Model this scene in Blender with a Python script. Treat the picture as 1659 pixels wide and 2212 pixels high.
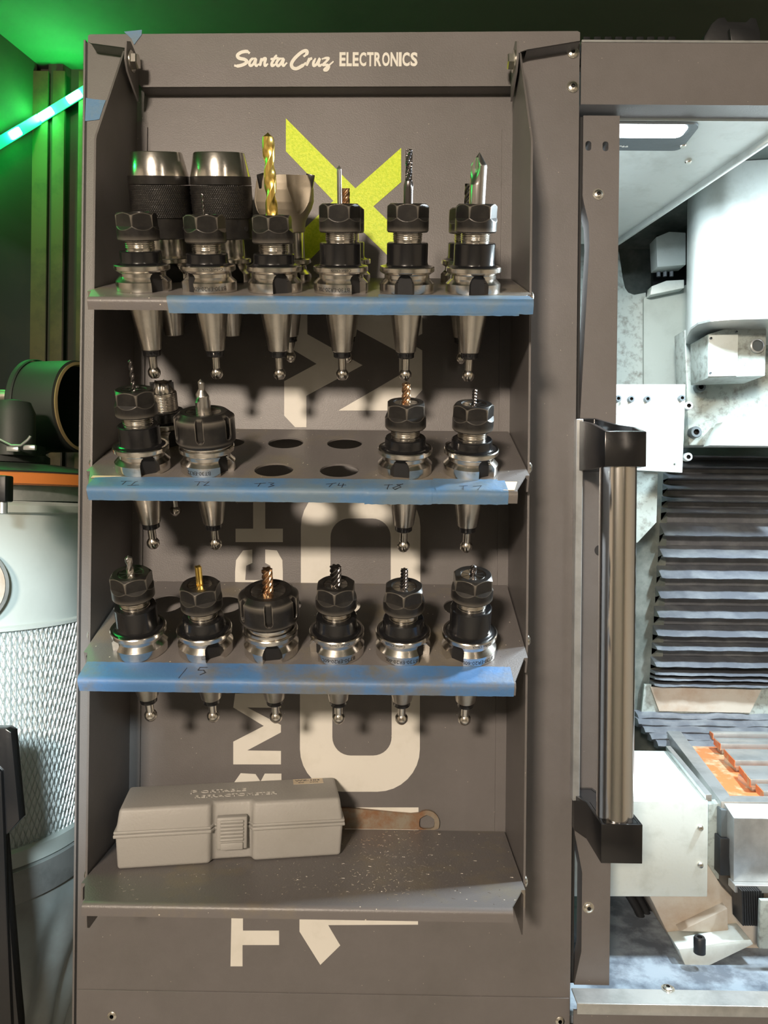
import bpy, bmesh, math, random
from mathutils import Vector, Matrix
R = math.radians; PI = math.pi; S = 0.001
for o in list(bpy.data.objects): bpy.data.objects.remove(o)
SC = bpy.context.scene; COL = SC.collection
random.seed(7)

# ---------------------------------------------------------------- camera (all lengths below in mm, scaled by S)
F, PITCH, YAW, ROLL = 1613.43, 0.0026, 0.0093, 0.0108
CAM = Vector((212.34, -638.28, -36.94))
_f = Vector((-math.sin(YAW)*math.cos(PITCH), math.cos(YAW)*math.cos(PITCH), math.sin(PITCH)))
_r0 = Vector((math.cos(YAW), math.sin(YAW), 0)); _u0 = _r0.cross(_f)
_r = _r0*math.cos(ROLL)+_u0*math.sin(ROLL); _u = -_r0*math.sin(ROLL)+_u0*math.cos(ROLL)
cd = bpy.data.cameras.new('camera'); cam = bpy.data.objects.new('camera', cd); COL.objects.link(cam)
cd.sensor_fit = 'VERTICAL'; cd.sensor_height = 24; cd.lens = 24*F/2212; cd.clip_start = 0.01; cd.clip_end = 50
M = Matrix.Identity(4)
for i in range(3):
    M[i][0] = _r[i]; M[i][1] = _u[i]; M[i][2] = -_f[i]; M[i][3] = CAM[i]*S
cam.matrix_world = M
SC.camera = cam
SC.view_settings.view_transform = 'Standard'; SC.view_settings.look = 'None'
SC.view_settings.gamma = 1; SC.view_settings.use_curve_mapping = False
SC.view_settings.exposure = 0.07
# world: a dim interior
w = bpy.data.worlds.new('world'); SC.world = w; w.use_nodes = True
w.node_tree.nodes['Background'].inputs[0].default_value = (0.6, 0.75, 0.6, 1)
w.node_tree.nodes['Background'].inputs[1].default_value = 0.02

def lamp(name, typ, loc, power, color, size=0.1, sizey=None, target=None, spot=None, blend=.3):
    d = bpy.data.lights.new(name, typ); d.energy = power; d.color = color
    if typ == 'AREA':
        d.size = size
        if sizey: d.shape = 'RECTANGLE'; d.size_y = sizey
    else: d.shadow_soft_size = size
    if spot: d.spot_size = R(spot); d.spot_blend = blend
    o = bpy.data.objects.new(name, d); COL.objects.link(o); o.location = Vector(loc)*S
    if target is not None:
        o.rotation_euler = (Vector(target)-Vector(loc)).to_track_quat('-Z', 'Y').to_euler()
    return o
KEY = (1.0, 0.835, 0.67)
lamp('ceiling_lamp_light', 'AREA', (-330, -2150, 700), 86, KEY, .28, .28, (150, 0, 0))
lamp('added_streak_light', 'AREA', (900, -1500, 740), 3, KEY, .06, 1.2, (300, 100, -100))  # added, unseen: long warm source for streaks on the metal
lamp('added_floor_spot', 'SPOT', (150, -1500, 745), 120, KEY, .15, None, (150, -1500, -1450), 62, .5)  # added spot: brightens the floor that the tilted steel mirrors
lamp('added_wall_spot', 'SPOT', (500, -1500, 745), 50, KEY, .10, None, (300, -2700, -300), 80, .6)  # added spot: warms the wall behind the camera for the chrome to reflect
lamp('enclosure_lamp_light', 'AREA', (497, 172, 352), 4.5, (.80, .93, 1.0), .10, .05, (540, 230, -300))
lamp('added_filter_spot', 'SPOT', (10, -600, 80), 42, (.80, .95, 1.0), .05, None, (-310, 200, -300), 33, .35)  # added unseen spot, cone held to the filter drum to brighten it
lamp('enclosure_right_lamp_light', 'AREA', (905, 168, 352), 20, (.80, .93, 1.0), .10, .05, (560, 60, -200))
lamp('led_strip_light', 'AREA', (-455, 70, 440), .75, (.02, 1, .14), .3, .02, (0, 40, 60))

# ---------------------------------------------------------------- pixel -> place measuring helpers (frame 1659x2212)
def ray(u, v): return _f + _r*((u-829.5)/F) - _u*((v-1106)/F)
def W(u, v, y):
    d = ray(u, v); return CAM + d*((y-CAM.y)/d.y)
def WZ(u, v, z):
    d = ray(u, v); return CAM + d*((z-CAM.z)/d.z)

# ---------------------------------------------------------------- materials
MATS = {}
def mat(name, col, rough=.5, metal=0., bump=0., bscale=200., var=None, vscale=20., vlo=.45, vhi=.6, emit=None, es=0., spec=.5, aniso=0., coat=0., dots=None):
    if name in MATS: return MATS[name]
    m = bpy.data.materials.new(name); m.use_nodes = True; nt = m.node_tree; N = nt.nodes; L = nt.links
    b = N['Principled BSDF']; c4 = lambda c: (c[0], c[1], c[2], 1)
    b.inputs['Base Color'].default_value = c4(col); b.inputs['Roughness'].default_value = rough; b.inputs['Metallic'].default_value = metal
    b.inputs['Specular IOR Level'].default_value = spec
    if coat: b.inputs['Coat Weight'].default_value = coat; b.inputs['Coat Roughness'].default_value = .15
    if aniso: b.inputs['Anisotropic'].default_value = aniso
    tc = N.new('ShaderNodeTexCoord')
    if var:
        n = N.new('ShaderNodeTexNoise'); n.inputs['Scale'].default_value = vscale; n.inputs['Detail'].default_value = 6; n.inputs['Roughness'].default_value = .65
        r = N.new('ShaderNodeMapRange'); r.inputs[1].default_value = vlo; r.inputs[2].default_value = vhi
        mx = N.new('ShaderNodeMix'); mx.data_type = 'RGBA'
        mx.inputs[6].default_value = c4(col); mx.inputs[7].default_value = c4(var)
        L.new(tc.outputs['Object'], n.inputs['Vector']); L.new(n.outputs['Fac'], r.inputs[0]); L.new(r.outputs[0], mx.inputs[0])
        last = mx.outputs[2]
        if dots:
            vo = N.new('ShaderNodeTexVoronoi'); vo.inputs['Scale'].default_value = dots[1]
            lt = N.new('ShaderNodeMath'); lt.operation = 'LESS_THAN'; lt.inputs[1].default_value = dots[2]
            wn = N.new('ShaderNodeMath'); wn.operation = 'GREATER_THAN'; wn.inputs[1].default_value = dots[3]
            sp = N.new('ShaderNodeSeparateColor'); mu = N.new('ShaderNodeMath'); mu.operation = 'MULTIPLY'
            L.new(tc.outputs['Object'], vo.inputs['Vector']); L.new(vo.outputs['Distance'], lt.inputs[0]); L.new(vo.outputs['Color'], sp.inputs[0])
            L.new(sp.outputs[0], wn.inputs[0]); L.new(lt.outputs[0], mu.inputs[0]); L.new(wn.outputs[0], mu.inputs[1])
            m2 = N.new('ShaderNodeMix'); m2.data_type = 'RGBA'; m2.inputs[7].default_value = c4(dots[0])
            L.new(mu.outputs[0], m2.inputs[0]); L.new(last, m2.inputs[6]); last = m2.outputs[2]
        L.new(last, b.inputs['Base Color'])
    if bump:
        n2 = N.new('ShaderNodeTexNoise'); n2.inputs['Scale'].default_value = bscale; n2.inputs['Detail'].default_value = 3
        bp = N.new('ShaderNodeBump'); bp.inputs['Strength'].default_value = bump; bp.inputs['Distance'].default_value = .0006
        L.new(tc.outputs['Object'], n2.inputs['Vector']); L.new(n2.outputs['Fac'], bp.inputs['Height']); L.new(bp.outputs['Normal'], b.inputs['Normal'])
    if emit: b.inputs['Emission Color'].default_value = c4(emit); b.inputs['Emission Strength'].default_value = es
    MATS[name] = m; return m
paint = mat('grey_powder_coat', (.150, .140, .138), .42, 0, .25, 900, (.128, .120, .116), 9, .4, .65, dots=((.42, .38, .32), 260, .10, .965))
shelfp = mat('dusty_grey_powder_coat', (.150, .140, .138), .40, 0, .3, 700, (.205, .178, .125), 14, .5, .72, dots=((.6, .55, .45), 230, .14, .90))
cream = mat('cream_vinyl', (.72, .70, .64), .55, 0, .1, 400, (.62, .60, .53), 25, .5, .8)
lime = mat('lime_reflective_vinyl', (.52, .70, .0), .45, 0, .3, 900, (.66, .80, .02), 330, .42, .58)
steel = mat('machined_steel', (.80, .77, .72), .20, 1, .06, 500, (.62, .57, .50), 60, .5, .7)
steel2 = mat('ground_taper_steel', (.66, .63, .58), .28, 1, .12, 300, (.44, .41, .37), 40, .45, .75)
zinc = mat('bright_zinc', (.78, .75, .68), .25, 1)
chrome = mat('brushed_chrome_tube', (.80, .78, .76), .14, 1, .05, 120)
blacko = mat('black_oxide', (.010, .010, .011), .20, 0, .05, 500, spec=.7)
nutm = mat('satin_black_nut', (.016, .015, .0145), .34, .15, .1, 700, (.026, .024, .022), 80, .45, .6)
nutp = mat('plain_black_sleeve', (.015, .014, .0135), .34, .15, .1, 700, (.024, .022, .02), 80, .45, .6)
slotb = mat('slot_black', (.012, .012, .013), .6)
gold = mat('titanium_nitride_gold', (1.0, .72, .20), .30, 1)
copper = mat('bronze_coated_carbide', (.62, .40, .24), .28, 1)
darkc = mat('dark_coated_carbide', (.16, .15, .15), .28, 1)
carb = mat('bare_carbide', (.55, .53, .51), .28, 1)
nickel = mat('satin_nickel', (.36, .31, .24), .55, .35, .2, 500)
tape = mat('blue_masking_tape', (.085, .195, .365), .55, 0, .5, 260, (.13, .20, .27), 30, .42, .62)
tape2 = mat('worn_blue_tape', (.075, .19, .41), .5, 0, .5, 300, (.16, .17, .17), 17, .47, .64)
paper = mat('tan_paper_backing', (.75, .60, .42), .7)
ink = mat('marker_ink', (.03, .035, .05), .6)
boxp = mat('grey_moulded_plastic', (.36, .35, .33), .5, 0, .45, 420, (.33, .32, .295), 10, .5, .7)
labelp = mat('yellowed_label', (.62, .52, .38), .5)
rust = mat('rusty_steel', (.26, .14, .075), .5, .5, .3, 200, (.30, .26, .20), 45, .42, .6)
whitep = mat('white_machine_paint', (.62, .68, .66), .35, 0, .1, 300, (.50, .55, .52), 30, .5, .75)
dirtyw = mat('dirty_white_paint', (.36, .41, .39), .4, 0, .3, 120, (.17, .18, .16), 90, .48, .70)
casting = mat('beige_casting_paint', (.48, .44, .38), .5, 0, .3, 120, (.36, .26, .18), 12, .48, .7)
galv = mat('bare_aluminium', (.62, .64, .64), .32, .7, .15, 150, (.48, .50, .50), 30, .45, .65)
bell = mat('bellows_rubber', (.12, .132, .155), .28, 0, .5, 30, (.22, .24, .26), 25, .45, .7, spec=.8)
wallg = mat('dark_stained_panel', (.10, .12, .11), .5, 0, .3, 60, (.20, .22, .20), 20, .45, .65)
orange = mat('orange_primer', (.62, .18, .06), .55, 0, .3, 120, (.50, .38, .24), 28, .5, .62)
blackp = mat('gloss_black_handle', (.010, .010, .011), .22, 0, .1, 300, coat=.3)
rubber = mat('black_rubber', (.015, .016, .018), .45, 0, .2, 200)
lens = mat('lamp_diffuser', (.9, .95, 1), .4, emit=(.86, .96, 1), es=14)
bezel = mat('lamp_bezel', (.10, .12, .13), .35, 0, .3, 200)
wallw = mat('plywood_wall', (.020, .019, .012), .8, 0, .3, 60, (.028, .024, .014), 8)
ceilm = mat('dark_ceiling_paint', (.115, .125, .105), .9, 0, .2, 40, (.095, .105, .09), 3)
roomw = mat('room_wall_paint', (.50, .45, .38), .9)
floorm = mat('concrete_floor', (.36, .34, .31), .8, 0, .3, 30, (.30, .28, .25), 5)
ledw = mat('led_chip', (.9, 1, .95), .4, emit=(.55, 1, .75), es=30)
ledt = mat('led_tape', (.02, .45, .25), .35, emit=(0, 1, .28), es=.55)
canw = mat('grey_white_plastic', (.56, .62, .60), .45, 0, .1, 100, (.48, .54, .52), 6, .45, .7)
filterm = mat('pleated_filter_paper', (.80, .86, .86), .8)
meshm = mat('galvanised_mesh', (.72, .76, .76), .35, .8)
bagm = mat('clear_grey_bag', (.34, .38, .38), .35, 0, .3, 15, (.26, .27, .26), 5)
drumm = mat('black_drum_plastic', (.03, .033, .032), .55, 0, .1, 100)
copperpipe = mat('dull_pipe', (.42, .38, .33), .4, .7)

def edge_wear(m, col, lo, hi):
    nt = m.node_tree; N = nt.nodes; L = nt.links; b = N['Principled BSDF']
    src = b.inputs['Base Color'].links[0].from_socket
    g = N.new('ShaderNodeNewGeometry'); r = N.new('ShaderNodeMapRange'); r.inputs[1].default_value = lo; r.inputs[2].default_value = hi
    mx = N.new('ShaderNodeMix'); mx.data_type = 'RGBA'; mx.inputs[7].default_value = (*col, 1)
    L.new(g.outputs['Pointiness'], r.inputs[0]); L.new(r.outputs[0], mx.inputs[0]); L.new(src, mx.inputs[6]); L.new(mx.outputs[2], b.inputs['Base Color'])
edge_wear(nutm, (.26, .235, .20), .51, .575)
# ---------------------------------------------------------------- mesh helpers
class MB:
    def __init__(s): s.v = []; s.f = []; s.m = []; s.mats = []
    def mi(s, m):
        if m not in s.mats: s.mats.append(m)
        return s.mats.index(m)
    def add(s, vs, fs, m, X=None):
        n = len(s.v); k = s.mi(m)
        s.v += [(X @ Vector(p)) if X else Vector(p) for p in vs]
        s.f += [[i+n for i in f] for f in fs]; s.m += [k]*len(fs); return s
    def addbm(s, bm, m, X=None):
        bm.verts.index_update(); s.add([v.co.copy() for v in bm.verts], [[v.index for v in f.verts] for f in bm.faces], m, X); bm.free(); return s
    def box(s, x0, x1, y0, y1, z0, z1, m, bev=0, seg=2, X=None):
        bm = bmesh.new(); bmesh.ops.create_cube(bm, size=1)
        for v in bm.verts: v.co = Vector(((x0+x1)/2+v.co.x*(x1-x0), (y0+y1)/2+v.co.y*(y1-y0), (z0+z1)/2+v.co.z*(z1-z0)))
        if bev: bmesh.ops.bevel(bm, geom=bm.edges[:], offset=bev, segments=seg, affect='EDGES', profile=.5)
        return s.addbm(bm, m, X)
    def prism(s, poly, d0, d1, m, axis='Y', holes=(), bev=0, X=None):
        """poly in 2-D; axis Y: (x,z) from y=d0 to d1; Z: (x,y); X: (y,z)"""
        bm = bmesh.new()
        def P(p, d): return {'Y': (p[0], d, p[1]), 'Z': (p[0], p[1], d), 'X': (d, p[0], p[1])}[axis]
        loops = []
        for pl in [poly]+list(holes):
            vs = [bm.verts.new(P(p, d0)) for p in pl]
            es = [bm.edges.new((vs[i], vs[(i+1) % len(vs)])) for i in range(len(vs))]; loops.append((vs, es))
        bmesh.ops.triangle_fill(bm, use_beauty=True, edges=[e for l in loops for e in l[1]])
        base = bm.faces[:]
        mp = {}
        for vs, es in loops:
            for i, v in enumerate(vs): mp[v] = None
        for (vs, es), pl in zip(loops, [poly]+list(holes)):
            for v, p in zip(vs, pl): mp[v] = bm.verts.new(P(p, d1))
        for f in base:
            try: bm.faces.new([mp[v] for v in reversed(f.verts)])
            except ValueError: pass
        for vs, es in loops:
            n = len(vs)
            for i in range(n): bm.faces.new((vs[i], vs[(i+1) % n], mp[vs[(i+1) % n]], mp[vs[i]]))
        bmesh.ops.recalc_face_normals(bm, faces=bm.faces[:])
        if bev:
            bmesh.ops.dissolve_limit(bm, angle_limit=.01, verts=bm.verts[:], edges=bm.edges[:])
            es = [e for e in bm.edges if len(e.link_faces) == 2 and e.calc_face_angle(0) > .5]
            bmesh.ops.bevel(bm, geom=es, offset=bev, segments=2, affect='EDGES', profile=.5)
        return s.addbm(bm, m, X)
    def lathe(s, prof, m, n=48, X=None, a0=0, a1=2*PI, mfun=None):
        """prof: (r,z) from bottom to top; outward-facing when z rises"""
        full = abs(a1-a0-2*PI) < 1e-6; k = n if full else n+1
        vs = []; fs = []; ms = []
        for (r, z) in prof:
            for j in range(k):
                a = a0+(a1-a0)*j/n; vs.append((r*math.cos(a), r*math.sin(a), z))
        for i in range(len(prof)-1):
            for j in range(n):
                a = i*k+j; b = i*k+(j+1) % k; fs.append([a, b, b+k, a+k])
        return s.add(vs, fs, m, X)
    def cyl(s, r, z0, z1, m, n=32, X=None, r1=None):
        r1 = r if r1 is None else r1
        return s.lathe([(.001, z0), (r, z0), (r1, z1), (.001, z1)], m, n, X)
    def polar(s, rf, zs, n, m, X=None, cap=True):
        vs = []; fs = []
        for z in zs:
            for j in range(n):
                a = 2*PI*j/n; r = rf(a, z); vs.append((r*math.cos(a), r*math.sin(a), z))
        for i in range(len(zs)-1):
            for j in range(n):
                b = (j+1) % n; fs.append([i*n+j, i*n+b, (i+1)*n+b, (i+1)*n+j])
        if cap:
            fs.append(list(range(n))[::-1]); fs.append([(len(zs)-1)*n+j for j in range(n)])
        return s.add(vs, fs, m, X)
    def tube(s, pts, r, m, n=10, X=None, taper=None):
        pts = [Vector(p) for p in pts]; vs = []; fs = []; prev = None
        for i, p in enumerate(pts):
            t = (pts[min(i+1, len(pts)-1)]-pts[max(i-1, 0)]).normalized()
            if prev is None: a = t.orthogonal().normalized()
            else: a = (prev - t*prev.dot(t)).normalized()
            prev = a; b = t.cross(a); rr = r if taper is None else r*taper[i]
            for j in range(n):
                q = 2*PI*j/n; vs.append(p+(a*math.cos(q)+b*math.sin(q))*rr)
        for i in range(len(pts)-1):
            for j in range(n):
                k = (j+1) % n; fs.append([i*n+j, i*n+k, (i+1)*n+k, (i+1)*n+j])
        fs.append(list(range(n))[::-1]); fs.append([(len(pts)-1)*n+j for j in range(n)])
        return s.add(vs, fs, m, X)
    def build(s, name, parent=None, ang=32, kind=None):
        me = bpy.data.meshes.new(name); me.from_pydata([tuple(v*S) for v in s.v], [], s.f)
        for m in s.mats: me.materials.append(m)
        me.polygons.foreach_set('material_index', s.m)
        me.polygons.foreach_set('use_smooth', [True]*len(me.polygons))
        me.update(); me.validate()
        me.set_sharp_from_angle(angle=R(ang))
        o = bpy.data.objects.new(name, me); COL.objects.link(o)
        if parent is not None: o.parent = parent
        if kind: o['kind'] = kind
        return o
def tag(o, label=None, cat=None, group=None, kind=None):
    if label: o['label'] = label
    if cat: o['category'] = cat
    if group: o['group'] = group
    if kind: o['kind'] = kind
    return o
def thing(name, label, cat, loc=(0, 0, 0), rot=(0, 0, 0), group=None):
    o = bpy.data.objects.new(name, None); COL.objects.link(o); o.location = Vector(loc)*S; o.rotation_euler = rot
    o.empty_display_size = .02
    return tag(o, label, cat, group)
def circ(cx, cy, r, n=28, a0=0): return [(cx+r*math.cos(a0+2*PI*i/n), cy+r*math.sin(a0+2*PI*i/n)) for i in range(n)]
def rrect(x0, x1, y0, y1, r, n=5):
    p = []
    for cx, cy, a in ((x1-r, y1-r, 0), (x0+r, y1-r, 90), (x0+r, y0+r, 180), (x1-r, y0+r, 270)):
        for i in range(n+1): q = R(a+90*i/n); p.append((cx+r*math.cos(q), cy+r*math.sin(q)))
    return p
def T(x=0, y=0, z=0): return Matrix.Translation((x, y, z))
def RX(a): return Matrix.Rotation(R(a), 4, 'X')
def RY(a): return Matrix.Rotation(R(a), 4, 'Y')
def RZ(a): return Matrix.Rotation(R(a), 4, 'Z')
def pz(pts, y): return [(p.x, p.z) for p in (W(u, v, y) for u, v in pts)]

def text_mb(txt, size, m, depth=.3, sx=1., bold=0., X=None, bend=None, align='CENTER', mb=None, spacing=1.):
    """block lettering from the built-in font; bend=(radius, z, angle) wraps it upside down round a cylinder"""
    c = bpy.data.curves.new('t', 'FONT'); c.body = txt; c.size = size; c.align_x = align; c.offset = bold; c.extrude = depth/2; c.resolution_u = 3; c.space_character = spacing
    o = bpy.data.objects.new('t', c); COL.objects.link(o)
    dg = bpy.context.evaluated_depsgraph_get(); me = bpy.data.meshes.new_from_object(o.evaluated_get(dg))
    vs = [Vector((v.co.x*sx, v.co.y, v.co.z)) for v in me.vertices]; fs = [list(p.vertices) for p in me.polygons]
    bpy.data.objects.remove(o); bpy.data.curves.remove(c); bpy.data.meshes.remove(me)
    if bend:
        r, z, a = bend
        vs = [Vector(((r+p.z)*math.sin(a-p.x/r), -(r+p.z)*math.cos(a-p.x/r), z-p.y)) for p in vs]
    else: vs = [Vector((p.x, -p.z, p.y)) for p in vs]   # faces -Y
    mb = mb or MB(); mb.add(vs, fs, m, X); return mb

def button_screw(parent, X, r=4.6, name='screw', m=None):
    b = MB(); m = m or zinc
    b.lathe([(r*1.25, 0), (r*1.25, .8), (r, .8), (r*.93, 1.8), (r*.6, 2.6), (r*.42, 2.7)], m, 28, X)
    b.lathe([(r*.42, 2.7), (r*.40, 1.2), (.001, 1.2)], slotb, 6, X)
    return b.build(name, parent, 40)
def facing(x, y, z): return T(x, y, z) @ RX(90)      # local z -> -Y

# ================================================================= ROOM SHELL
def struct(name, b): return tag(b.build(name), kind='structure')
cL0 = WZ(80, 138, 766); cL1 = WZ(0, 73, 766)
BY = cL0.y
struct('ceiling', MB().box(-1600, 1900, -2700, BY+30, 766, 786, ceilm))
struct('floor', MB().box(-1600, 1900, -2700, BY+30, -1470, -1450, floorm))
# back wall: ribbed sheet metal, seen between the rack and the corner
b = MB(); pts = []; x = -1500.; k = 0
while x < 1900:
    pts += [(x, BY), (x+26, BY), (x+34, BY+16), (x+60, BY+16)]; x += 68
b.prism(pts+[(1900, BY+30), (-1500, BY+30)], -1450, 766, wallw, 'Z')
struct('wall_back', b)
dirL = (cL1-cL0).normalized(); nL = Vector((dirL.y, -dirL.x, 0)); e = cL0+dirL*560
b = MB(); q = [cL0, e, e-nL*20, cL0-nL*20]
b.prism([(p.x, p.y) for p in (cL0, e, e+nL*20, cL0+nL*20)], -1450, 766, wallw, 'Z'); struct('wall_left', b)
struct('wall_right', MB().box(1880, 1900, -2700, BY, -1450, 766, roomw))
struct('wall_side', MB().box(-1620, -1600, -2700, BY, -1450, 766, roomw))
struct('wall_front', MB().box(-1600, 1900, -2720, -2700, -1450, 766, roomw))

# ================================================================= MACHINE CABINET (dark sheet metal front)
cab = thing('machine_cabinet', 'dark grey sheet metal mill cabinet with large cream and lime lettering', 'cabinet', (150, 112, -620))
cab.location = (0, 0, 0)
def P_(name, b, parent=cab, **k): return b.build(name, parent, **k)
PY = 112.
P_('front_panel', MB().prism([(-98.8, 443.5), (-98.8, -620), (396.8, -620), (396.8, 443.5)], PY, PY+2, paint, 'Y'))
P_('side_panel', MB().box(-104, -102, PY+2, 470, -620, 440, paint).box(-102, -90, PY+3, 470, -620, 438, slotb))
P_('side_panel', MB().box(392, 396, PY+2, 330, -510, 376, paint))
P_('top_panel', MB().box(-100, 900, PY+14, 600, 440, 442, paint))
hp = pz([(190, 78), (194, 74), (1248, 67), (1253, 70), (1253, 88), (1138, 107), (1124, 112), (1112, 186), (305, 188), (282, 158), (276, 104), (196, 93), (191, 90)], 96)
hb = MB().prism(hp, 96, 97.6, paint, 'Y')
for (a, c) in ((7, 8), (4, 5), (11, 10)):
    p, q = hp[a], hp[c]
    hb.add([(p[0], 96, p[1]), (q[0], 96, q[1]), (q[0], 112, q[1]), (p[0], 112, p[1])], [[0, 1, 2, 3]], paint)
p, q = hp[0], hp[3]; hb.add([(p[0], 96, p[1]), (q[0], 96, q[1]), (q[0], 130, q[1]+2), (p[0], 130, p[1]+2)], [[0, 1, 2, 3]], paint)
P_('header_plate', hb)
# fold lines on the sheet, drawn as shallow returns
for u, v in ((1237, 114), (1237, 188), (243, 2193), (1209, 2204)):
    p = W(u, v, PY); button_screw(cab, facing(p.x, PY, p.z), 4.9)
b = MB(); p = W(150, 2142, PY); P_('lower_panel', MB().box(-98.5, 396.5, PY-1.2, PY, -620, W(600, 2144, PY).z, paint, .5, 1))

# lettering decals, 0.35 mm thick, traced on the panel plane
def decal(name, polys, m, holes=None, y=PY, th=.35, label=None):
    b = MB()
    for i, pl in enumerate(polys):
        b.prism(pz(pl, y), y-th, y+.1, m, 'Y', [pz(h, y) for h in (holes or {}).get(i, [])])
    o = b.build(name, cab, 20)
    if label: o['label'] = label
    return o
decal('letter', [[(617.6, 256), (767.7, 407), (866.5, 319.7), (866.5, 393.7), (806.5, 446), (866.5, 505), (866.5, 580), (834, 549), (755, 472), (617, 616), (617, 533), (720, 434), (617.6, 327)]], lime, label='lime green letter')
decal('letter', [[(647.5, 600), (664, 600), (664, 722), (783, 789), (661.8, 855), (662, 923), (637.6, 923), (614, 898), (614, 823.5), (684, 786), (634, 756), (647.5, 700)],
                 [(690, 667), (905, 667), (905, 723), (912, 720), (912, 640), (700, 640)],
                 [(775, 714), (880, 714), (912, 758), (912, 843), (870, 887), (731, 887), (862, 812), (862, 762)]][:1] +
      [[(740, 640), (912, 640), (912, 721), (880, 738), (912, 757), (912, 843), (872, 887), (731, 887), (862, 811), (862, 761), (740, 695)]], cream)
def rr(x0, x1, y0, y1, r): return rrect(x0, x1, y0, y1, r, 8)
decal('digit', [rr(650, 908, 1046, 1364, 92)], cream, {0: [rr(714, 844, 1120, 1290, 40)]})
decal('digit', [rr(648, 907, 1392, 1710, 92)], cream, {0: [rr(718, 846, 1466, 1632, 40)]})
decal('digit', [[(745, 1744), (904, 1744), (904, 1880), (842, 1880), (842, 1815), (800, 1815), (800, 1880), (650, 1880), (650, 1760), (700, 1760), (700, 1840), (745, 1840)]], cream)
decal('digit', [[(647, 1922), (903, 1922), (903, 1997), (709, 1998), (735, 2042), (692, 2084), (647, 2012)]], cream)
decal('letter', [[(500, 1978), (525, 1978), (525, 2010), (603, 2010), (603, 2041), (524, 2041), (524, 2087), (498, 2087)]], cream)
decal('letter', [[(506, 1775), (608, 1775), (608, 1745), (566, 1745), (566, 1725), (608, 1700), (608, 1671), (572, 1671), (563, 1688), (552, 1672), (520, 1670), (506, 1690)]], cream)
decal('letter', [[(504, 1651), (607, 1651), (607, 1622), (534, 1621), (607, 1582), (607, 1566), (534, 1528), (607, 1529), (607, 1498), (508, 1498), (504, 1528), (570, 1568), (504, 1602)]], cream)
decal('letter', [[(508, 1253), (530, 1253), (532, 1222), (545, 1216), (545, 1187), (525, 1189), (510, 1210), (508, 1235)],
                 [(611, 1253), (586, 1253), (584, 1222), (573, 1216), (573, 1187), (598, 1189), (610, 1210), (611, 1235)], [(508, 1253), (611, 1253), (611, 1275), (508, 1275)]], cream)
decal('letter', [[(509, 1171), (611, 1171), (611, 1142), (573, 1142), (573, 1085), (611, 1085), (611, 1056), (509, 1056), (509, 1085), (547, 1085), (547, 1142), (509, 1142)]], cream)
decal('letter', [[(506, 1460), (608, 1410), (608, 1380), (506, 1330), (506, 1360), (528, 1370), (528, 1420), (506, 1430)]], cream)
# header lettering: brush script then condensed capitals
def stroke(b, pts, w, X, ws=None):
    """ribbon along a smooth path in the (x,z) plane, thickness .35"""
    P = []; n = len(pts)
    g = lambda i: Vector(pts[max(0, min(n-1, i))])
    for i in range(n-1):
        a, c, d, e = g(i-1), g(i), g(i+1), g(i+2)
        for k in range(5):
            t = k/5; P.append(.5*((2*c)+(d-a)*t+(2*a-5*c+4*d-e)*t*t+(3*c-a-3*d+e)*t**3))
    P.append(g(n-1)); vs = []; fs = []; m = len(P)
    for i, p in enumerate(P):
        t = (P[min(i+1, m-1)]-P[max(i-1, 0)]).normalized(); nn = Vector((-t.y, t.x))*(w/2*(1 if .08 < i/(m-1) < .92 else .65))
        for q, y in ((p+nn, -.3-i*.005), (p-nn, -.3-i*.005), (p-nn, 0), (p+nn, 0)): vs.append((q.x, y, q.y))
    for i in range(m-1):
        for j in range(4): fs.append([i*4+j, i*4+(j+1) % 4, i*4+4+(j+1) % 4, i*4+4+j])
    fs.append([0, 3, 2, 1]); fs.append([(m-1)*4+j for j in range(4)])
    b.add(vs, fs, cream, X)
def hz(px, py):   # header-crop pixels (490,95)+p/3.858
    p = W(490+px/3.858, 95+py/3.858, 96); return (p.x, p.z)
SCR = [('S', [(192, 80), (165, 64), (120, 72), (90, 96), (104, 120), (150, 132), (168, 152), (140, 174), (95, 186), (62, 182)], 3.4),
       ('a', [(243, 122), (208, 128), (188, 162), (200, 184), (224, 166), (243, 126), (238, 165), (248, 184), (268, 168)], 2.7),
       ('n', [(292, 120), (284, 150), (276, 185)], 2.7), ('bar', [(280, 158), (306, 126), (324, 124), (316, 160), (320, 184), (344, 166)], 2.7),
       ('t', [(416, 92), (394, 128), (374, 166), (380, 185), (404, 170)], 2.7), ('bar', [(364, 128), (396, 124), (432, 118)], 2.3),
       ('a', [(472, 122), (436, 128), (414, 162), (428, 185), (450, 166), (474, 126), (466, 165), (474, 184), (502, 158)], 2.7),
       ('C', [(640, 108), (668, 80), (662, 58), (625, 70), (570, 118), (540, 165), (548, 198), (580, 208), (626, 186), (662, 158)], 3.4),
       ('r', [(690, 118), (678, 150), (664, 184)], 2.7), ('bar', [(670, 158), (694, 128), (712, 122)], 2.7),
       ('u', [(740, 120), (722, 158), (726, 184), (750, 168), (776, 122), (764, 160), (772, 184), (794, 170)], 2.7),
       ('z', [(792, 128), (818, 120), (850, 120), (826, 150), (800, 178), (838, 176), (852, 192), (834, 222), (812, 218), (840, 190), (890, 148)], 2.4)]
for nm, pts, wd in SCR:
    b = MB(); stroke(b, [hz(*p) for p in pts], wd, T(0, 96, 0)); b.build('letter' if nm != 'bar' else 'letter', cab)
cx0 = 935; caps = 'ELECTRONICS'; widths = [52, 46, 50, 56, 54, 58, 62, 62, 26, 60, 58]; sp = cx0
tot = sum(widths); scl = (1592-935)/tot
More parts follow.
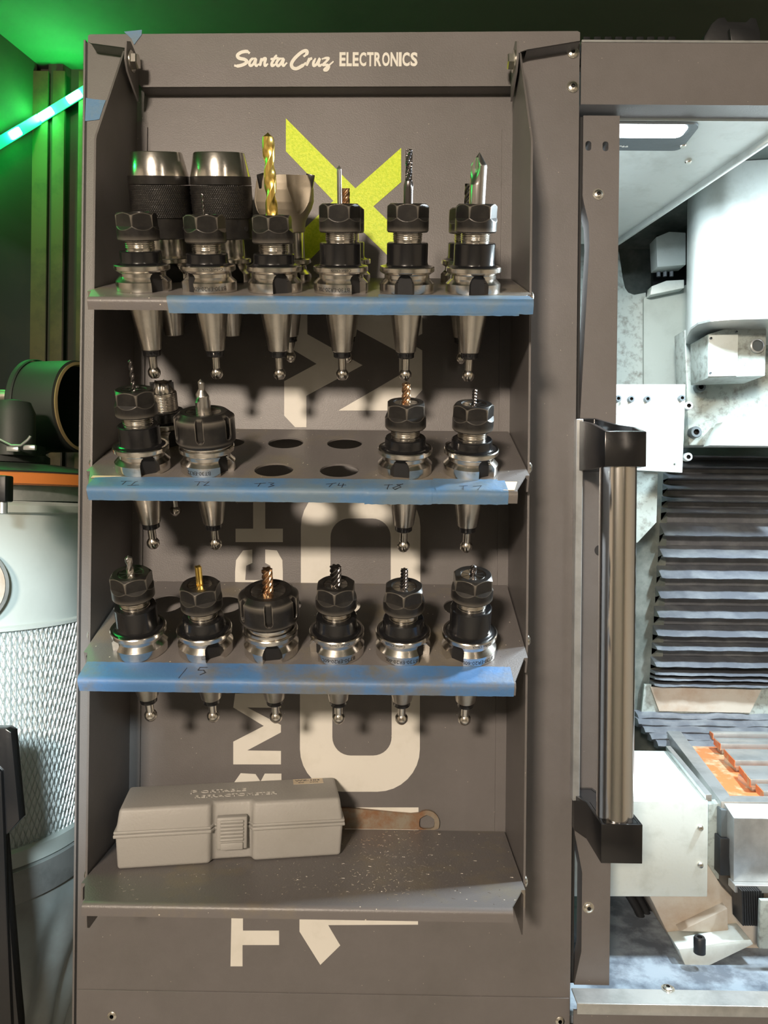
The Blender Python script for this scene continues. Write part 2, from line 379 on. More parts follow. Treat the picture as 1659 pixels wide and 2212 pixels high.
for ch, wd in zip(caps, widths):
    c = hz(sp+wd*scl/2, 188); tp = hz(sp+wd*scl/2, 70)
    b = text_mb(ch, 1.0, cream, .02, 1, .035)
    xs = [v.x for v in b.v]; zs = [v.z for v in b.v]
    H = tp[1]-c[1]; Wd = (wd*scl-6)/3.858*.455
    for v in b.v:
        tx = (v.x-min(xs))/(max(xs)-min(xs)+1e-9); v_z = (v.z-min(zs))/(max(zs)-min(zs)+1e-9)
        v.x, v.y, v.z = c[0]+(tx-.5)*Wd, 96-.2+v.y*17, c[1]+v_z*H
    b.build('letter', cab); sp += wd*scl

# ================================================================= TOOL RACK
rack = thing('tool_rack', 'dark grey sheet metal tool rack with three tilted holder shelves and a flat bottom shelf', 'rack')
XL, XR = -47.5, 330.; TILT = 23.17
pl = [(110, 398), (110, -400), (14, -402), (9, -399), (8, -392), (8, 286), (10, 291), (74, 404), (80, 408), (88, 407)]
for x0, x1 in ((XL-1.8, XL), (XR, XR+1.8)):
    fx = (XL, XL+10.5) if x0 < 0 else (XR-10.5, XR)
    o = MB().prism(pl, x0, x1, paint, 'X').build('side_plate', rack)
    fl = [(fx[0], -400), (fx[1], -400), (fx[1], 350), (fx[1]-3 if x0 < 0 else fx[1], 355), (fx[0]+3 if x0 > 0 else fx[0], 355), (fx[0], 350)]
    MB().prism(fl, 109.8, 111.6, paint, 'Y').build('mounting_flange', o)
# pivot ears and bolts under the header
for sx, x in ((1, XL+4.5), (-1, XR-4.5)):
    zc = W(298 if sx > 0 else 1110, 133, 74).z
    ear = [(96, zc+14), (72, zc+18), (62, zc+12), (60, zc-6), (66, zc-14), (96, zc-26)]
    e1 = MB().prism(ear, x, x+1.8, paint, 'X').build('pivot_ear', rack)
    X = T(x+(1.8 if sx > 0 else 0), 74, zc) @ RY(90*sx)
    MB().cyl(9.6, 0, 1.4, zinc, 32, X).build('washer', rack)
    MB().lathe([(7.6, 1.4), (7.6, 6.0), (6.6, 7.2), (.001, 7.2)], zinc, 6, X).build('bolt', rack, 20)
# side bolt heads of every shelf
def shelf_local(k): return T(0, {1: -2.5, 2: 0, 3: -1.2}[k], {1: 152.0, 2: 0, 3: -153.5}[k]) @ RX(TILT)
HOLES = [(i*55.93, s) for s in (0, 75) for i in range(6)]
def shelf_mesh(b, back, holes, m, s1=-42, n0=0):
    out = [(XL+1.2, back), (XL+1.2, -8), (XL+4.5, -8.5), (-32, s1), (313, s1), (325.5, -8.5), (XR-1.2, -8), (XR-1.2, back)]
    b.prism(out, -1.6, 0, m, 'Z', [circ(x, y, 16.6, 32) for x, y in holes])
    # rounded front fold and lip
    def prof(off):
        p = [(s1, -off)]; r = 4.5-off
        for i in range(7):
            a = R(90+90*i/6); p.append((s1+r*math.cos(a), -4.5+r*math.sin(a)))
        p.append((s1-4.5+off, -10)); return p
    o, i_ = prof(0), prof(1.6); poly = o+i_[::-1]
    bm = MB(); bm.prism(poly, -32.5, 313.5, m, 'X'); b.v += []; n = len(b.v)
    b.add(bm.v, bm.f, m)
    for x0, x1, sg in ((XL+1.2, XL+4.2, 1), (XR-4.2, XR-1.2, -1)):     # side flanges turned down
        q = []
        xo = x0 if sg > 0 else x1
        for i in range(5):
            a = R(90*i/4); q.append((xo+sg*(3-3*math.sin(a)), -3+3*math.cos(a)))
        q += [(xo, -15), (xo+sg*1.5, -15), (xo+sg*1.5, -4), (xo+sg*3, -2)]
        bb = MB().prism(q, -8, back-4, m, 'Y'); b.add([(v.x, v.y, v.z+.05) for v in bb.v], bb.f, m)
    return b
def rack_part(name, mb_, X, parent=rack, label=None, m=None, ang=32):
    for i, v in enumerate(mb_.v): mb_.v[i] = X @ v
    o = mb_.build(name, parent, ang)
    if label: o['label'] = label
    return o
SH = {}
for k in (1, 2, 3):
    SH[k] = rack_part('shelf', shelf_mesh(MB(), 119, HOLES, shelfp), shelf_local(k))
X4 = T(0, 0, -352)
SH[4] = rack_part('shelf', shelf_mesh(MB(), 108, [], shelfp, s1=-36), X4, label='flat level bottom shelf without holes')
for (ul, vl, ur, vr) in ((0, 0, 1148, 640), (0, 0, 1146, 1010), (0, 0, 1141, 1385), (0, 0, 1133, 1908)):
    z = W(ur, vr, 12).z
    X = T(XR+1.8, 16, z) @ RY(90); b = MB(); b.lathe([(5.2, 0), (4.9, 1.8), (2.8, 3.2), (.001, 3.3)], zinc, 24, X); b.build('screw', rack)
    X = T(XL-1.8, 16, z) @ RY(-90); b = MB(); b.lathe([(5.2, 0), (4.9, 1.8), (2.8, 3.2), (.001, 3.3)], zinc, 24, X); b.build('screw', rack)

# tape wrapped over the front folds
def tape_strip(k, x0, x1, s_top, m, low=10.6, seed=1, lift=.35, rag=.35):
    rnd = random.Random(seed); b = MB(); s1 = -42; rr_ = 4.5+lift
    prof = [(s_top, lift), ((s_top+s1)/2, lift+.05), (s1, lift)]
    for i in range(1, 6):
        a = R(90+90*i/5); prof.append((s1+rr_*math.cos(a), -4.5+rr_*math.sin(a)))
    prof += [(s1-4.5-lift, -8), (s1-4.5-lift, -low)]
    nx = max(4, int((x1-x0)/3)); vs = []; fs = []; np_ = len(prof)
    jt = [rnd.uniform(-1, 1)*rag for _ in range(nx+1)]; jb = [rnd.uniform(-1, 1)*rag*.4 for _ in range(nx+1)]
    for side in (0, 1):
        for i in range(nx+1):
            x = x0+(x1-x0)*i/nx
            for j, (s_, n_) in enumerate(prof):
                tt = j/(np_-1); xx = x
                if i == 0: xx += 5*tt*rag
                if i == nx: xx += -3*(1-tt)*rag*0
                wob = .12*math.sin(x*.13+j)*rag*2+rnd.uniform(-.06, .06)
                sx, nn = s_, n_
                if j == 0: sx += jt[i]
                if j == np_-1: nn += jb[i]
                nrm = (0, 1) if j <= 2 else ((-1, 0) if j >= np_-2 else ((s_-s1)/rr_, (n_+4.5)/rr_))
                d = wob*.5 - (.22 if side else 0)
                vs.append((xx, sx+nrm[0]*d, nn+nrm[1]*d))
    A = (nx+1)*np_
    for i in range(nx):
        for j in range(np_-1):
            a = i*np_+j; fs.append([a, a+np_, a+np_+1, a+1]); fs.append([A+a, A+a+1, A+a+np_+1, A+a+np_])
    for i in range(nx):
        for j in (0, np_-1):
            a = i*np_+j; fs.append([a, a+np_, A+a+np_, A+a])
    for j in range(np_-1):
        for i in (0, nx):
            a = i*np_+j; fs.append([a, a+1, A+a+1, A+a])
    b.add(vs, fs, m); return b
def shx(k, u, v):     # shelf-plane x of a pixel
    o = shelf_local(k); n = (o.to_3x3() @ Vector((0, 0, 1))); p0 = o.translation; d = ray(u, v)
    P = CAM + d*((p0-CAM).dot(n)/d.dot(n)); L = o.inverted() @ P; return L
tp1 = rack_part('tape', tape_strip(1, 30, 313, -34, tape, 12.2, 3, rag=.5), shelf_local(1), label='blue masking tape on the top shelf edge')
tp1b = rack_part('tape', tape_strip(1, 200, 324, -22, tape, 10.8, 9, .6, rag=.6), shelf_local(1) @ T(0, 0, 0), label='creased piece of blue tape')
tp2 = rack_part('tape', tape_strip(2, -33, 306, -22, tape, 10.8, 4), shelf_local(2), label='blue tape with handwritten tool numbers')
tp2b = rack_part('tape', tape_strip(2, 188, 245, -23, tape, 11.6, 5, .65, rag=.8), shelf_local(2), label='overlapping blue tape patch')
tp2c = rack_part('tape', tape_strip(2, 247, 300, -20, tape, 10.9, 6, .65, rag=.7), shelf_local(2), label='overlapping blue tape patch')
tp3 = rack_part('tape', tape_strip(3, -38, 312, -22, tape2, 10.8, 7, rag=.35), shelf_local(3), label='dirty worn blue tape')
rack_part('tape_backing', MB().prism([(302, -43), (311, -43), (316, -24), (304, -24)], 0, .25, paper, 'Z'), shelf_local(2), label='tan paper scrap')
rack_part('tape_backing', MB().prism([(-36, -25), (-12, -21), (-36, -20.5)], 0.2, .6, paper, 'Z'), shelf_local(2), label='tan paper scrap')
def marks(parent, k, strokes, wd=.7, n=1.0, name='handwriting'):
    X = shelf_local(k); b = MB()
    for st in strokes:
        b2 = MB(); pts = []
        for u, v in st:
            L = shx(k, u, v); pts.append((L.x, L.y))
        for i in range(len(pts)-1):
            p, q = Vector(pts[i]), Vector(pts[i+1]); t = (q-p).normalized(); nn = Vector((-t.y, t.x))*wd/2; p = p-t*.2; q = q+t*.2
            b.prism([(p-nn)[:], (q-nn)[:], (q+nn)[:], (p+nn)[:]], n-.08, n, ink, 'Z')
    for i, v in enumerate(b.v): b.v[i] = X @ v
    return b.build(name, parent)
marks(tp2, 2, [[(262, 1041), (284, 1041)], [(272, 1041), (264, 1048)], [(284, 1049), (292, 1042), (298, 1041)], [(276, 1050), (300, 1049)]], .6, .62)
marks(tp2, 2, [[(421, 1042), (440, 1042)], [(432, 1042), (426, 1050)], [(440, 1043), (452, 1042), (440, 1050), (452, 1050)]], .6, .62)
marks(tp2, 2, [[(550, 1046), (574, 1045)], [(563, 1045), (557, 1052)], [(580, 1044), (592, 1045), (584, 1048), (592, 1050), (580, 1053)]], .6, .62)
marks(tp2, 2, [[(705, 1047), (726, 1045)], [(718, 1046), (711, 1053)], [(733, 1045), (730, 1050), (747, 1049)], [(742, 1046), (738, 1054)]], .6, .62)
marks(tp2b, 2, [[(830, 1050), (848, 1049)], [(840, 1049), (836, 1058)], [(870, 1048), (857, 1049), (866, 1054), (853, 1059), (848, 1056), (862, 1051), (870, 1047)]], .6, .95)
marks(tp2c, 2, [[(992, 1052), (1010, 1051)], [(1001, 1052), (1000, 1060)], [(1022, 1053), (1040, 1051), (1032, 1060)]], .45, .95)
marks(tp3, 3, [[(448, 1443), (432, 1443), (428, 1449), (440, 1449), (444, 1454), (432, 1459)]], .9, .62)
marks(tp3, 3, [[(404, 1444), (386, 1466)]], .5, .62)

# blue tape bits on the cabinet
def flat_tape(pts, y, parent_label, holes=()):
    b = MB().prism(pz(pts, y), y-.5, y-.1, tape, 'Y'); o = b.build('tape_scrap'); tag(o, parent_label, 'tape'); return o
flat_tape([(268, 69), (307, 65), (306, 76), (290, 97), (284, 84)], 95.8, 'small torn triangle of blue tape on the top corner of the rack header')
flat_tape([(186, 212), (205, 215), (229, 217), (224, 230), (215, 258), (205, 260), (184, 262)], 111.9, 'blue masking tape patch beside the end of the green light strip')

# ================================================================= TOOL HOLDERS
def body_mesh():
    b = MB()
    # ground taper, thread end
    taper = [(.001, -50.4), (8.2, -50.4), (8.8, -49.8), (15.88, -2.2), (15.88, 0)]
    b.lathe(taper, steel2, 56)
    prof = [(15.88, 0), (22.6, 0), (23, .5), (23, 7.9), (19, 11.9), (19, 14.7), (22.7, 17.1), (23, 17.5), (23, 20.6), (22.4, 21.3), (20.5, 21.3)]
    zs = []
    n = 120; a_half = lambda z: 8.05 if z < 8 else (math.sqrt(max(0, 8.05**2-(z-8)**2)) if z < 16.05 else -1)
    dense = [(23, .5+7.4*i/3) for i in range(1, 3)]
    pr = prof[:3]+dense+[prof[3]]
    for i in range(1, 9): t = i/8; pr.append((23-4*t, 7.9+4*t))
    pr += [(19, 12.4), (19, 12.9), (19, 13.4), (19, 13.9), (19, 14.3), (19, 14.7), (19.6, 15.1), (20.2, 15.4), (20.8, 15.8), (21.3, 16.1), (22.7, 17.1)]+prof[7:]
    vs = []; fs = []; ms = []
    # angular samples packed around the two slots
    angs = []
    for base in (-PI/2, PI/2):
        lim = math.asin(8.05/23)
        for t in [-1.0, -.999]+[-.97+.97*2*i_/28 for i_ in range(29)]+[.999, 1.0]: angs.append(base+t*lim*1.012)
        for i in range(1, 36): angs.append(base+lim*1.012+(PI-2*lim*1.012)*i/36)
    angs = sorted(a % (2*PI) for a in angs); n = len(angs)
    def rad(a, r, z):
        for base in (-PI/2, PI/2):
            d = (a-base+PI) % (2*PI)-PI
            if abs(d) < 1 and abs(23*math.sin(d)) < a_half(z)+.001: return min(r, 16.6/max(.6, math.cos(d))), True
        return r, False
    flag = {}
    for i, (r, z) in enumerate(pr):
        for j, a in enumerate(angs):
            q, f = rad(a, r, z); flag[i*n+j] = f; vs.append((q*math.cos(a), q*math.sin(a), z))
    f1 = []; f2 = []
    for i in range(len(pr)-1):
        for j in range(n):
            b_ = (j+1) % n; f = [i*n+j, i*n+b_, (i+1)*n+b_, (i+1)*n+j]
            (f2 if sum(flag[x] for x in f) >= 3 else f1).append(f)
    b.add(vs, f1, steel); b.add(vs, f2, slotb)
    return b
BODY = body_mesh()
def body_for(kind, ztop):
    b = MB(); b.v = [v.copy() for v in BODY.v]; b.f = [f[:] for f in BODY.f]; b.m = BODY.m[:]; b.mats = BODY.mats[:]
    if kind == 'er20':
        b.lathe([(20.5, 21.3), (12, 21.3), (12, ztop-30)], steel, 48)
        z0, z1 = ztop-30, ztop-21; p = [(12, z0)]
        z = z0
        p += [(11.6, z0+.1), (11.6, z0+1.6)]
        z = z0+1.6
        while z < z1+3: p += [(12.3, z+.35), (12.3, z+.65), (11.6, z+1.0)]; z += 1.4
        b.lathe(p, steel, 48)
    elif kind == 'er32': b.lathe([(20.5, 21.3), (21.2, 21.6), (21.2, 24.5), (19.5, 25), (19.5, ztop-22)], steel, 48)
    elif kind == 'chuck':
        b.lathe([(20.5, 21.3), (15, 21.3), (15, 36), (18, 36.2)], steel, 48)
    return b
def pull_stud(p):
    b = MB()
    b.lathe([(.001, -50.6), (7.8, -50.6), (7.8, -51.4), (7.4, -52.2), (7.4, -55.2), (6.6, -55.8), (3.6, -55.9)][::-1], blacko, 32)
    o = b.build('stud_collar', p)
    b = MB(); b.lathe([(3.5, -55.5), (3.5, -66.2), (4.3, -67.2), (5.5, -69.2), (5.5, -72.4), (4.5, -74.2), (3.4, -75.6), (.001, -75.8)][::-1], steel, 32)
    return b.build('pull_stud', p)
def nut20(zt):
    z0 = zt-22
    def Rz(z):
        if z < z0+1.2: return 16.2+(z-z0)*.8
        if z > zt-2.2: return 17.1-(z-(zt-2.2))*1.15
        return 17.15
    zb = z0+11.4
    def rf(a, z):
        m = (a % (PI/3))-PI/6; hx = 15.0/math.cos(m)
        cut = hx if z > zb else 15.0/math.cos(m)+(zb-z)*.74
        return min(Rz(z), max(cut, 0))
    zs = [z0, z0+.5, z0+1.2, z0+4, z0+7]+[zb-3.2+i*.2 for i in range(17)]+[zb+.15, zb+3, zb+6, zt-2.2]+[zt-2.2+2.2*i/7 for i in range(1, 8)]
    b = MB(); b.polar(rf, sorted(set(zs)), 144, nutm, None, False)
    rt = Rz(zt)
    b.lathe([(rt-.02, zt), (10.6, zt), (10.2, zt-1.4)], nutp, 48)
    b.lathe([(16.2, z0), (12.2, z0)][::-1], nutm, 48)
    return b
def nut32(zt, h=27.5):
    z0 = zt-h
    def Rz(z):
        t = z-z0
        if t < 3: return 22.6+t*.7
        if z > zt-4.5: return 24.9-(z-(zt-4.5))*1.25
        return 24.7+.2*min(1, t/10)
    zs0, zr = z0+6.5, 2.7
    def rf(a, z):
        r = Rz(z)
        for k in range(6):
            d = (a-(k+.5)*PI/3+PI) % (2*PI)-PI
            xx = 25*math.sin(d)
            if abs(d) < 1 and abs(xx) < zr and (z > zs0+zr-math.sqrt(max(0, zr*zr-xx*xx))): return min(r, 22.0)
        return r
    zs = [z0, z0+1.5, z0+3, z0+5, z0+6.2]+[z0+6.5+i*.45 for i in range(8)]+[z0+11, z0+15, z0+19, zt-4.6, zt-3.6, zt-2.2, zt-1, zt]
    b = MB(); b.polar(rf, zs, 360, nutm, None, False)
    b.lathe([(Rz(zt)-.05, zt), (15.2, zt), (14.8, zt-1.2)], nutp, 56)
    b.lathe([(19.4, z0), (22.6, z0)], nutm, 56)
    return b
def collet(r, z, rin, n=8):
    b = MB(); b.lathe([(r, z-1.4), (r, z-.4), (r-.6, z), (rin+.6, z), (rin, z-.8), (rin, z-4)], steel, 48)
    for i in range(n):
        b.box(rin, r-.8, -.28, .28, z-.3, z+.04, slotb, X=RZ(360*i/n+11))
    return b
def flute(r, z0, z1, n, pitch, depth, m, tip=0, shank=0, core=.45, sr=None, res=64, tooth=0):
    """fluted cutter; n flutes, helix pitch (mm per turn, 0 = straight), tip = pointed length"""
    b = MB(); zs = []; zf = z0+shank
    k = max(10, int((z1-zf)/.5))
    sr = sr or r
    def sect(a, z):
        tw = (2*PI*(z-zf)/pitch) if pitch else 0
        ph = ((a-tw)*n/(2*PI)) % 1
        g = max(0, math.sin(PI*min(1, ph/.62))) if ph < .62 else 0
        rr_ = r*(1-depth*g**.8)
        if tooth: rr_ *= 1-.10*(math.sin(2*PI*z/tooth) > 0)
        return rr_
    def rf(a, z):
        if z <= zf: return sr
        s_ = sect(a, z)
        if z-zf < 1.2: s_ = s_+(sr-s_)*(1-(z-zf)/1.2)
        if tip and z > z1-tip: s_ *= max(.03, (z1-z)/tip)
        return s_
    zs = ([z0, zf] if shank else [z0])+[zf+(z1-zf)*i/k for i in range(1, k+1)]
    b.polar(rf, zs, res, m, None, True); return b
hold_n = [0]
def holder(k, i, row, zt, kind, notch, label, cut=None, eng=None, twist=None):
    X = shelf_local(k) @ T(i*55.93, 75 if row else 0, .05) @ RZ(notch)
    root = thing('drill_chuck' if kind == 'chuck' else ('face_mill' if kind == 'shell' else 'tool_holder'), label, {'chuck': 'drill chuck', 'shell': 'face mill'}.get(kind, 'tool holder'),
                 group={1: 'tool holders in the rack'}.get(1))
    root.matrix_world = Matrix.Translation(X.translation*S) @ X.to_3x3().to_4x4()
    base = body_for(kind, zt); base.build('taper_body', root, 28)
    if kind in ('er20', 'bare'):
        zb = zt-30 if kind == 'er20' else 31
        MB().lathe([(20.6, 21.3), (19.0, 21.7), (17.6, 22.8), (17.1, 24.4), (17.1, zb-.8), (16.3, zb), (12, zb)], blacko, 56).build('sleeve', root)
    rz = (twist or 0)-notch
    if kind == 'er20':
        b = nut20(zt); [b.v.__setitem__(j, RZ(rz) @ v) for j, v in enumerate(b.v)]; b.build('collet_nut', root, 24)
        collet(10.2, zt-.6, 3).build('collet', root)
    elif kind == 'er32':
        b = nut32(zt); [b.v.__setitem__(j, RZ(rz) @ v) for j, v in enumerate(b.v)]; b.build('collet_nut', root, 30)
        collet(14.8, zt-.5, 5, 10).build('collet', root)
    if cut:
        b = cut; [b.v.__setitem__(j, RZ(-notch) @ v) for j, v in enumerate(b.v)]; b.build('cutter', root, 30)
    if eng:
        t1, a1, t2, a2 = eng
        b = MB()
        if t1: text_mb(t1, 4.6, slotb, .05, 1.0, 0, bend=(23.05, 5.4, R(a1-0)), mb=b)
        if t2: text_mb(t2, 3.2, slotb, .05, 1.0, 0, bend=(23.05, 20.1, R(a2-0)), mb=b)
        for j, v in enumerate(b.v): b.v[j] = RZ(-notch) @ v
        b.build('engraving', root)
    return root
def full(root): pull_stud(root); return root
# --- top shelf, front row
H = holder
full(H(1, 0, 0, 62, 'er20', 53, 'short hex-nut holder with no cutter, at the green-lit end of the top shelf', None, None, 33))
full(H(1, 1, 0, 60.5, 'er20', -42, 'short holder with a thin dark drill standing before the second drill chuck', flute(1.0, 58, 77, 2, 8, .3, darkc, 1.2, 5, res=24), ('BT30-ER20-60L', 12, 'Collet Chuck', 22), 20))
full(H(1, 2, 0, 60.5, 'er20', 24, 'short holder gripping the long gold twist drill', flute(4.9, 58, 121, 2, 46, .30, gold, 3.0, 0), None, 28))
full(H(1, 3, 0, 69.5, 'er20', 47, 'tall holder with a slender pale engraving bit, in front of the bronze end mill', flute(1.9, 67, 98, 4, 0, .22, carb, 3, 0, res=40), ('BT30-ER20-70L', -14, 'Collet Chuck', 4), 0))
b = flute(2.9, 86, 110, 4, 60, .35, darkc, .3, 0, res=48, tooth=1.3); b2 = MB().polar(lambda a, z: 3.9-(.5 if abs(math.sin(a*2)) > .9 and z > 80 else 0)-(max(0, z-84)*.3), [67, 80, 82, 84, 86.5], 24, darkc); b.add(b2.v, b2.f, darkc)
full(H(1, 4, 0, 70, 'er20', -6, 'tall oily holder with a serrated thread mill in front of the lime letter', b, None, -3))
def spot(r, z0, z1, m):
    def rf(a, z):
        rr_ = r
        if z > z1-r*1.45: rr_ = max(.05, r*(z1-z)/(r*1.45))
        d = (a-R(40)) % PI; d = min(d, PI-d)
        if z > z1-24: g = min(1, (z-(z1-24))/12); rr_ = min(rr_, max(r*.42, r-(r*.75*g)*max(0, math.cos(d*1.6)) if d < .9 else rr_)) if z <= z1-3 else rr_
        return rr_
    return MB().polar(rf, [z0]+[z1-24+i*.8 for i in range(31)], 72, m)
full(H(1, 5, 0, 70, 'er20', 8, 'tall holder with a thick pointed spotting drill, at the window end of the top shelf', spot(6.5, 67, 108, carb), (None, 0, None, 0), 5))
# --- top shelf, back row
def chuck(i, label, stud=False):
    r = H(1, i, 1, 110, 'chuck', 30, label)
    MB().lathe([(15, 20), (17.8, 20.4), (18, 21), (18, 37.5), (16, 38)], steel, 48).build('shank', r)
    b = MB().lathe([(16, 38), (25.6, 38), (26, 38.6), (26.2, 56)], nutp, 56); b.cyl(2.2, 0, 26.6, slotb, 16, RZ(60-30) @ T(0, 0, 47) @ RX(90)); b.build('lower_sleeve', r)
    def kn(a, z):
        s1 = math.sin(90*a+z*2.2); s2 = math.sin(90*a-z*2.2); return 26.9+.28*max(s1, s2)
    b = MB(); b.polar(kn, [56+i_*.42 for i_ in range(65)], 360, nutp, None, False); b.lathe([(26.2, 56), (26.9, 56)], nutp, 56); b.build('knurled_sleeve', r, 60)
    MB().lathe([(27, 83.3), (27.2, 83.6), (27, 90), (26.6, 90.4)], nutp, 64).build('collar', r)
    MB().lathe([(26.6, 90.3), (26.5, 90.8), (22.5, 109), (21.8, 109.8), (8, 109.8), (8, 102), (.001, 102)], steel, 72).build('jaw_cone', r)
    return r
chuck(0, 'keyless drill chuck with knurled black sleeve next to the side plate')
chuck(1, 'keyless drill chuck with knurled black sleeve next to the face mill')
fm = H(1, 2, 1, 94, 'shell', 20, 'satin nickel face mill with black inserts behind the gold drill')
MB().lathe([(20.5, 21.3), (16, 21.4), (17.6, 21.8), (17.6, 44)], steel, 48).build('arbor', fm); pull_stud(fm)
def fmr(a, z):
    pr = [(44, 17.5), (45, 18.6), (52, 18.8), (57, 21.2), (64, 25.2), (70, 27.2), (80, 27.4), (86, 26.4), (92, 24.0)]
    r_ = pr[-1][1]
    for (za, ra), (zb_, rb) in zip(pr, pr[1:]):
        if za <= z <= zb_: r_ = ra+(rb-ra)*(z-za)/(zb_-za); break
    return r_
b = MB()
def fmr2(a, z):
    r_ = fmr(a, z)
    for k in range(3):
        d = (a-R(k*120-66)+PI) % (2*PI)-PI
        lim = .50*min(1, max(0, (z-60)/22))**.55
        if z > 60 and -lim < d < lim: r_ = min(r_, 18.5+(r_-18.5)*abs(d/(lim+.001))**3)
    return r_
b.polar(fmr2, [44, 45, 49, 53, 57]+[58+i*.6 for i in range(47)]+[86.5, 88, 90, 92], 420, nickel); b.build('cutter_body', fm, 30)
for k in range(3):
    a = k*120-66+38
    X = RZ(a) @ T(22.5, 0, 84)
    o = MB().box(-2, 5.4, -2.2, 1.2, -5.5, 9.2, blacko, .5, 2, X @ RY(12)); o.cyl(1.3, 0, 2.6, steel, 16, X @ T(1, 0, 1.5) @ RX(90)); o.build('cutting_insert', fm)
full(H(1, 3, 1, 66, 'er20', 100, 'holder with a stubby bronze end mill, hidden in the second row of the top shelf', flute(4.3, 64, 81.5, 5, 28, .34, copper, 0, 0)))
full(H(1, 5, 1, 66, 'er20', 100, 'holder with a black end mill half hidden behind the spotting drill', flute(4.0, 64, 86, 4, 28, .34, darkc, 0, 0)))
# --- middle shelf
full(H(2, 0, 0, 69, 'er20', 33, 'tall holder with a thin grey twist drill above the T1 mark', flute(1.9, 67, 93, 2, 12, .36, darkc, 1.5, 0, res=40), None, -8))
def cdr(z0, z1, m):
    def base(z):
        if z > z1-3: return max(.1, 3.0*(z1-z)/3)
        if z > z1-9: return 3.0
        if z > z1-14: return 3.0+(z1-9-z)/5*3.2
        return 6.2
    def rf(a, z):
        rr_ = base(z); d = (a-R(215)) % PI; d = min(d, PI-d)
        if z > z1-19 and d < .75: rr_ = min(rr_, max(base(z)*.35, base(z)*(1-.8*min(1, (z-(z1-19))/6)*math.cos(d*2))))
        return rr_
    return MB().polar(rf, [z0]+[z1-19+i*.6 for i in range(32)], 64, m)
r21 = full(H(2, 1, 0, 51, 'er32', 59, 'squat holder with a wide slotted nut and a stout centre drill above the T2 mark', cdr(49, 78, carb), ('BT30-ER32', -8, '', 0), 3))
full(H(2, 4, 0, 60.5, 'er20', -12, 'holder with a bronze ball end mill above the T8 mark', flute(3.6, 58, 77, 4, 22, .34, copper, 1.6, 0), None, 32))
full(H(2, 5, 0, 59.5, 'er20', 33, 'holder with a fine dark end mill at the window end of the middle shelf', flute(1.9, 57, 72, 4, 10, .32, darkc, 0, 0, res=40), None, 6))
rb = H(2, 0, 1, 57.5, 'bare', 40, 'holder without a nut, its threaded nose bare, second row of the middle shelf')
b = MB(); p = [(12.4, 31)]
z = 31.3
while z < 46: p += [(12.7, z+.5), (12.7, z+.8), (11.9, z+1.2)]; z += 1.5
p += [(12.4, 47), (12.2, 48)]
b.lathe(p, steel, 48); b.build('threaded_nose', rb)
b = MB().lathe([(10.6, 47.5), (10.6, 50.5), (7.4, 57), (6.8, 57.5), (6, 57.5), (6, 50), (.001, 50)], steel, 48)
for i in range(8): b.box(6.4, 10.8, -.3, .3, 49, 57.3, slotb, X=RZ(i*45+10) @ RY(0))
b.build('collet', rb); pull_stud(rb)
# --- lower shelf
full(H(3, 0, 0, 72, 'er20', -57, 'tall holder with a grey stub drill, at the green-lit end of the third shelf', flute(2.9, 70, 88, 2, 22, .36, carb, 2.4, 0, res=48), None, 31))
full(H(3, 1, 0, 62.5, 'er20', 33, 'holder with a gold straight-flute tap above the marked number five', flute(2.8, 60, 79, 4, 0, .36, gold, .4, 0, res=48), None, 29))
full(H(3, 2, 0, 57.5, 'er32', 11, 'squat holder with a wide slotted nut and a bronze end mill', flute(4.5, 55, 77, 5, 26, .34, copper, 0, 0), None, 8))
full(H(3, 3, 0, 64.5, 'er20', -60, 'holder with a stout black roughing end mill, beside the bronze one on the third shelf', flute(4.7, 62, 80, 6, 26, .34, darkc, 0, 0), ('BT30-ER20-60L', 8, 'Collet Chuck', 10), 30))
full(H(3, 4, 0, 63, 'er20', 55, 'holder with a mid-size black end mill, second from the window end of the third shelf', flute(3.1, 61, 78, 6, 18, .32, darkc, 0, 0), ('BT30-ER20-60L', -4, 'Collet Chuck', -18), 29))
full(H(3, 5, 0, 74.5, 'er20', -37, 'tall holder with a short pointed black cutter at the window end of the third shelf', flute(2.7, 72, 83, 3, 18, .32, darkc, 1.8, 0), ('BT30-ER20-60L', 18, 'Collet Chuck', 22), 31))

# ================================================================= REFRACTOMETER CASE AND WRENCH
pA = W(250, 1889, 14); a10 = 10.
case = thing('instrument_case', 'grey plastic refractometer case with a ribbed latch on the bottom shelf', 'case', (W(250, 1889, 14).x-1, 13, -351.9), (0, 0, R(a10)))
LN, DP, HB, HT = 201., 62., 32., 21.
cxl, cxr = 84., 117.       # latch recess
def case_half(z0, z1, taper_, m):
    b = MB(); t = taper_
    bm = bmesh.new()
    def rc(z, ins):
        r = 5; return [(x, y, z) for x, y in [(0+ins, 0+ins), (cxl-3, ins), (cxl, ins+7), (cxr, ins+7), (cxr+3, ins), (LN-ins, ins), (LN-ins, DP-ins), (ins, DP-ins)]]
    lo, hi = (rc(z0, 0), rc(z1, t)) if t >= 0 else (rc(z0, -t), rc(z1, 0))
    a = [bm.verts.new(p) for p in lo]; c = [bm.verts.new(p) for p in hi]; n = len(a)
    bm.faces.new(a[::-1]); bm.faces.new(c)
    for i in range(n): bm.faces.new((a[i], a[(i+1) % n], c[(i+1) % n], c[i]))
    bmesh.ops.recalc_face_normals(bm, faces=bm.faces[:])
    bmesh.ops.bevel(bm, geom=bm.edges[:], offset=3.2, segments=4, affect='EDGES', profile=.5)
    b.addbm(bm, m); return b
case_half(0, HB+1.5, -2.0, boxp).build('case_base', case, 45)
case_half(HB-1.5, HB+HT, 3.0, boxp).build('case_lid', case, 45)
b = MB()
def bandloop(z0, z1, out): return [(x, y) for x, y in [(-out, -out), (cxl-3+out, -out), (cxl+out, 7-out), (cxr-out, 7-out), (cxr+3-out, -out), (LN+out, -out), (LN+out, DP+out), (-out, DP+out)]]
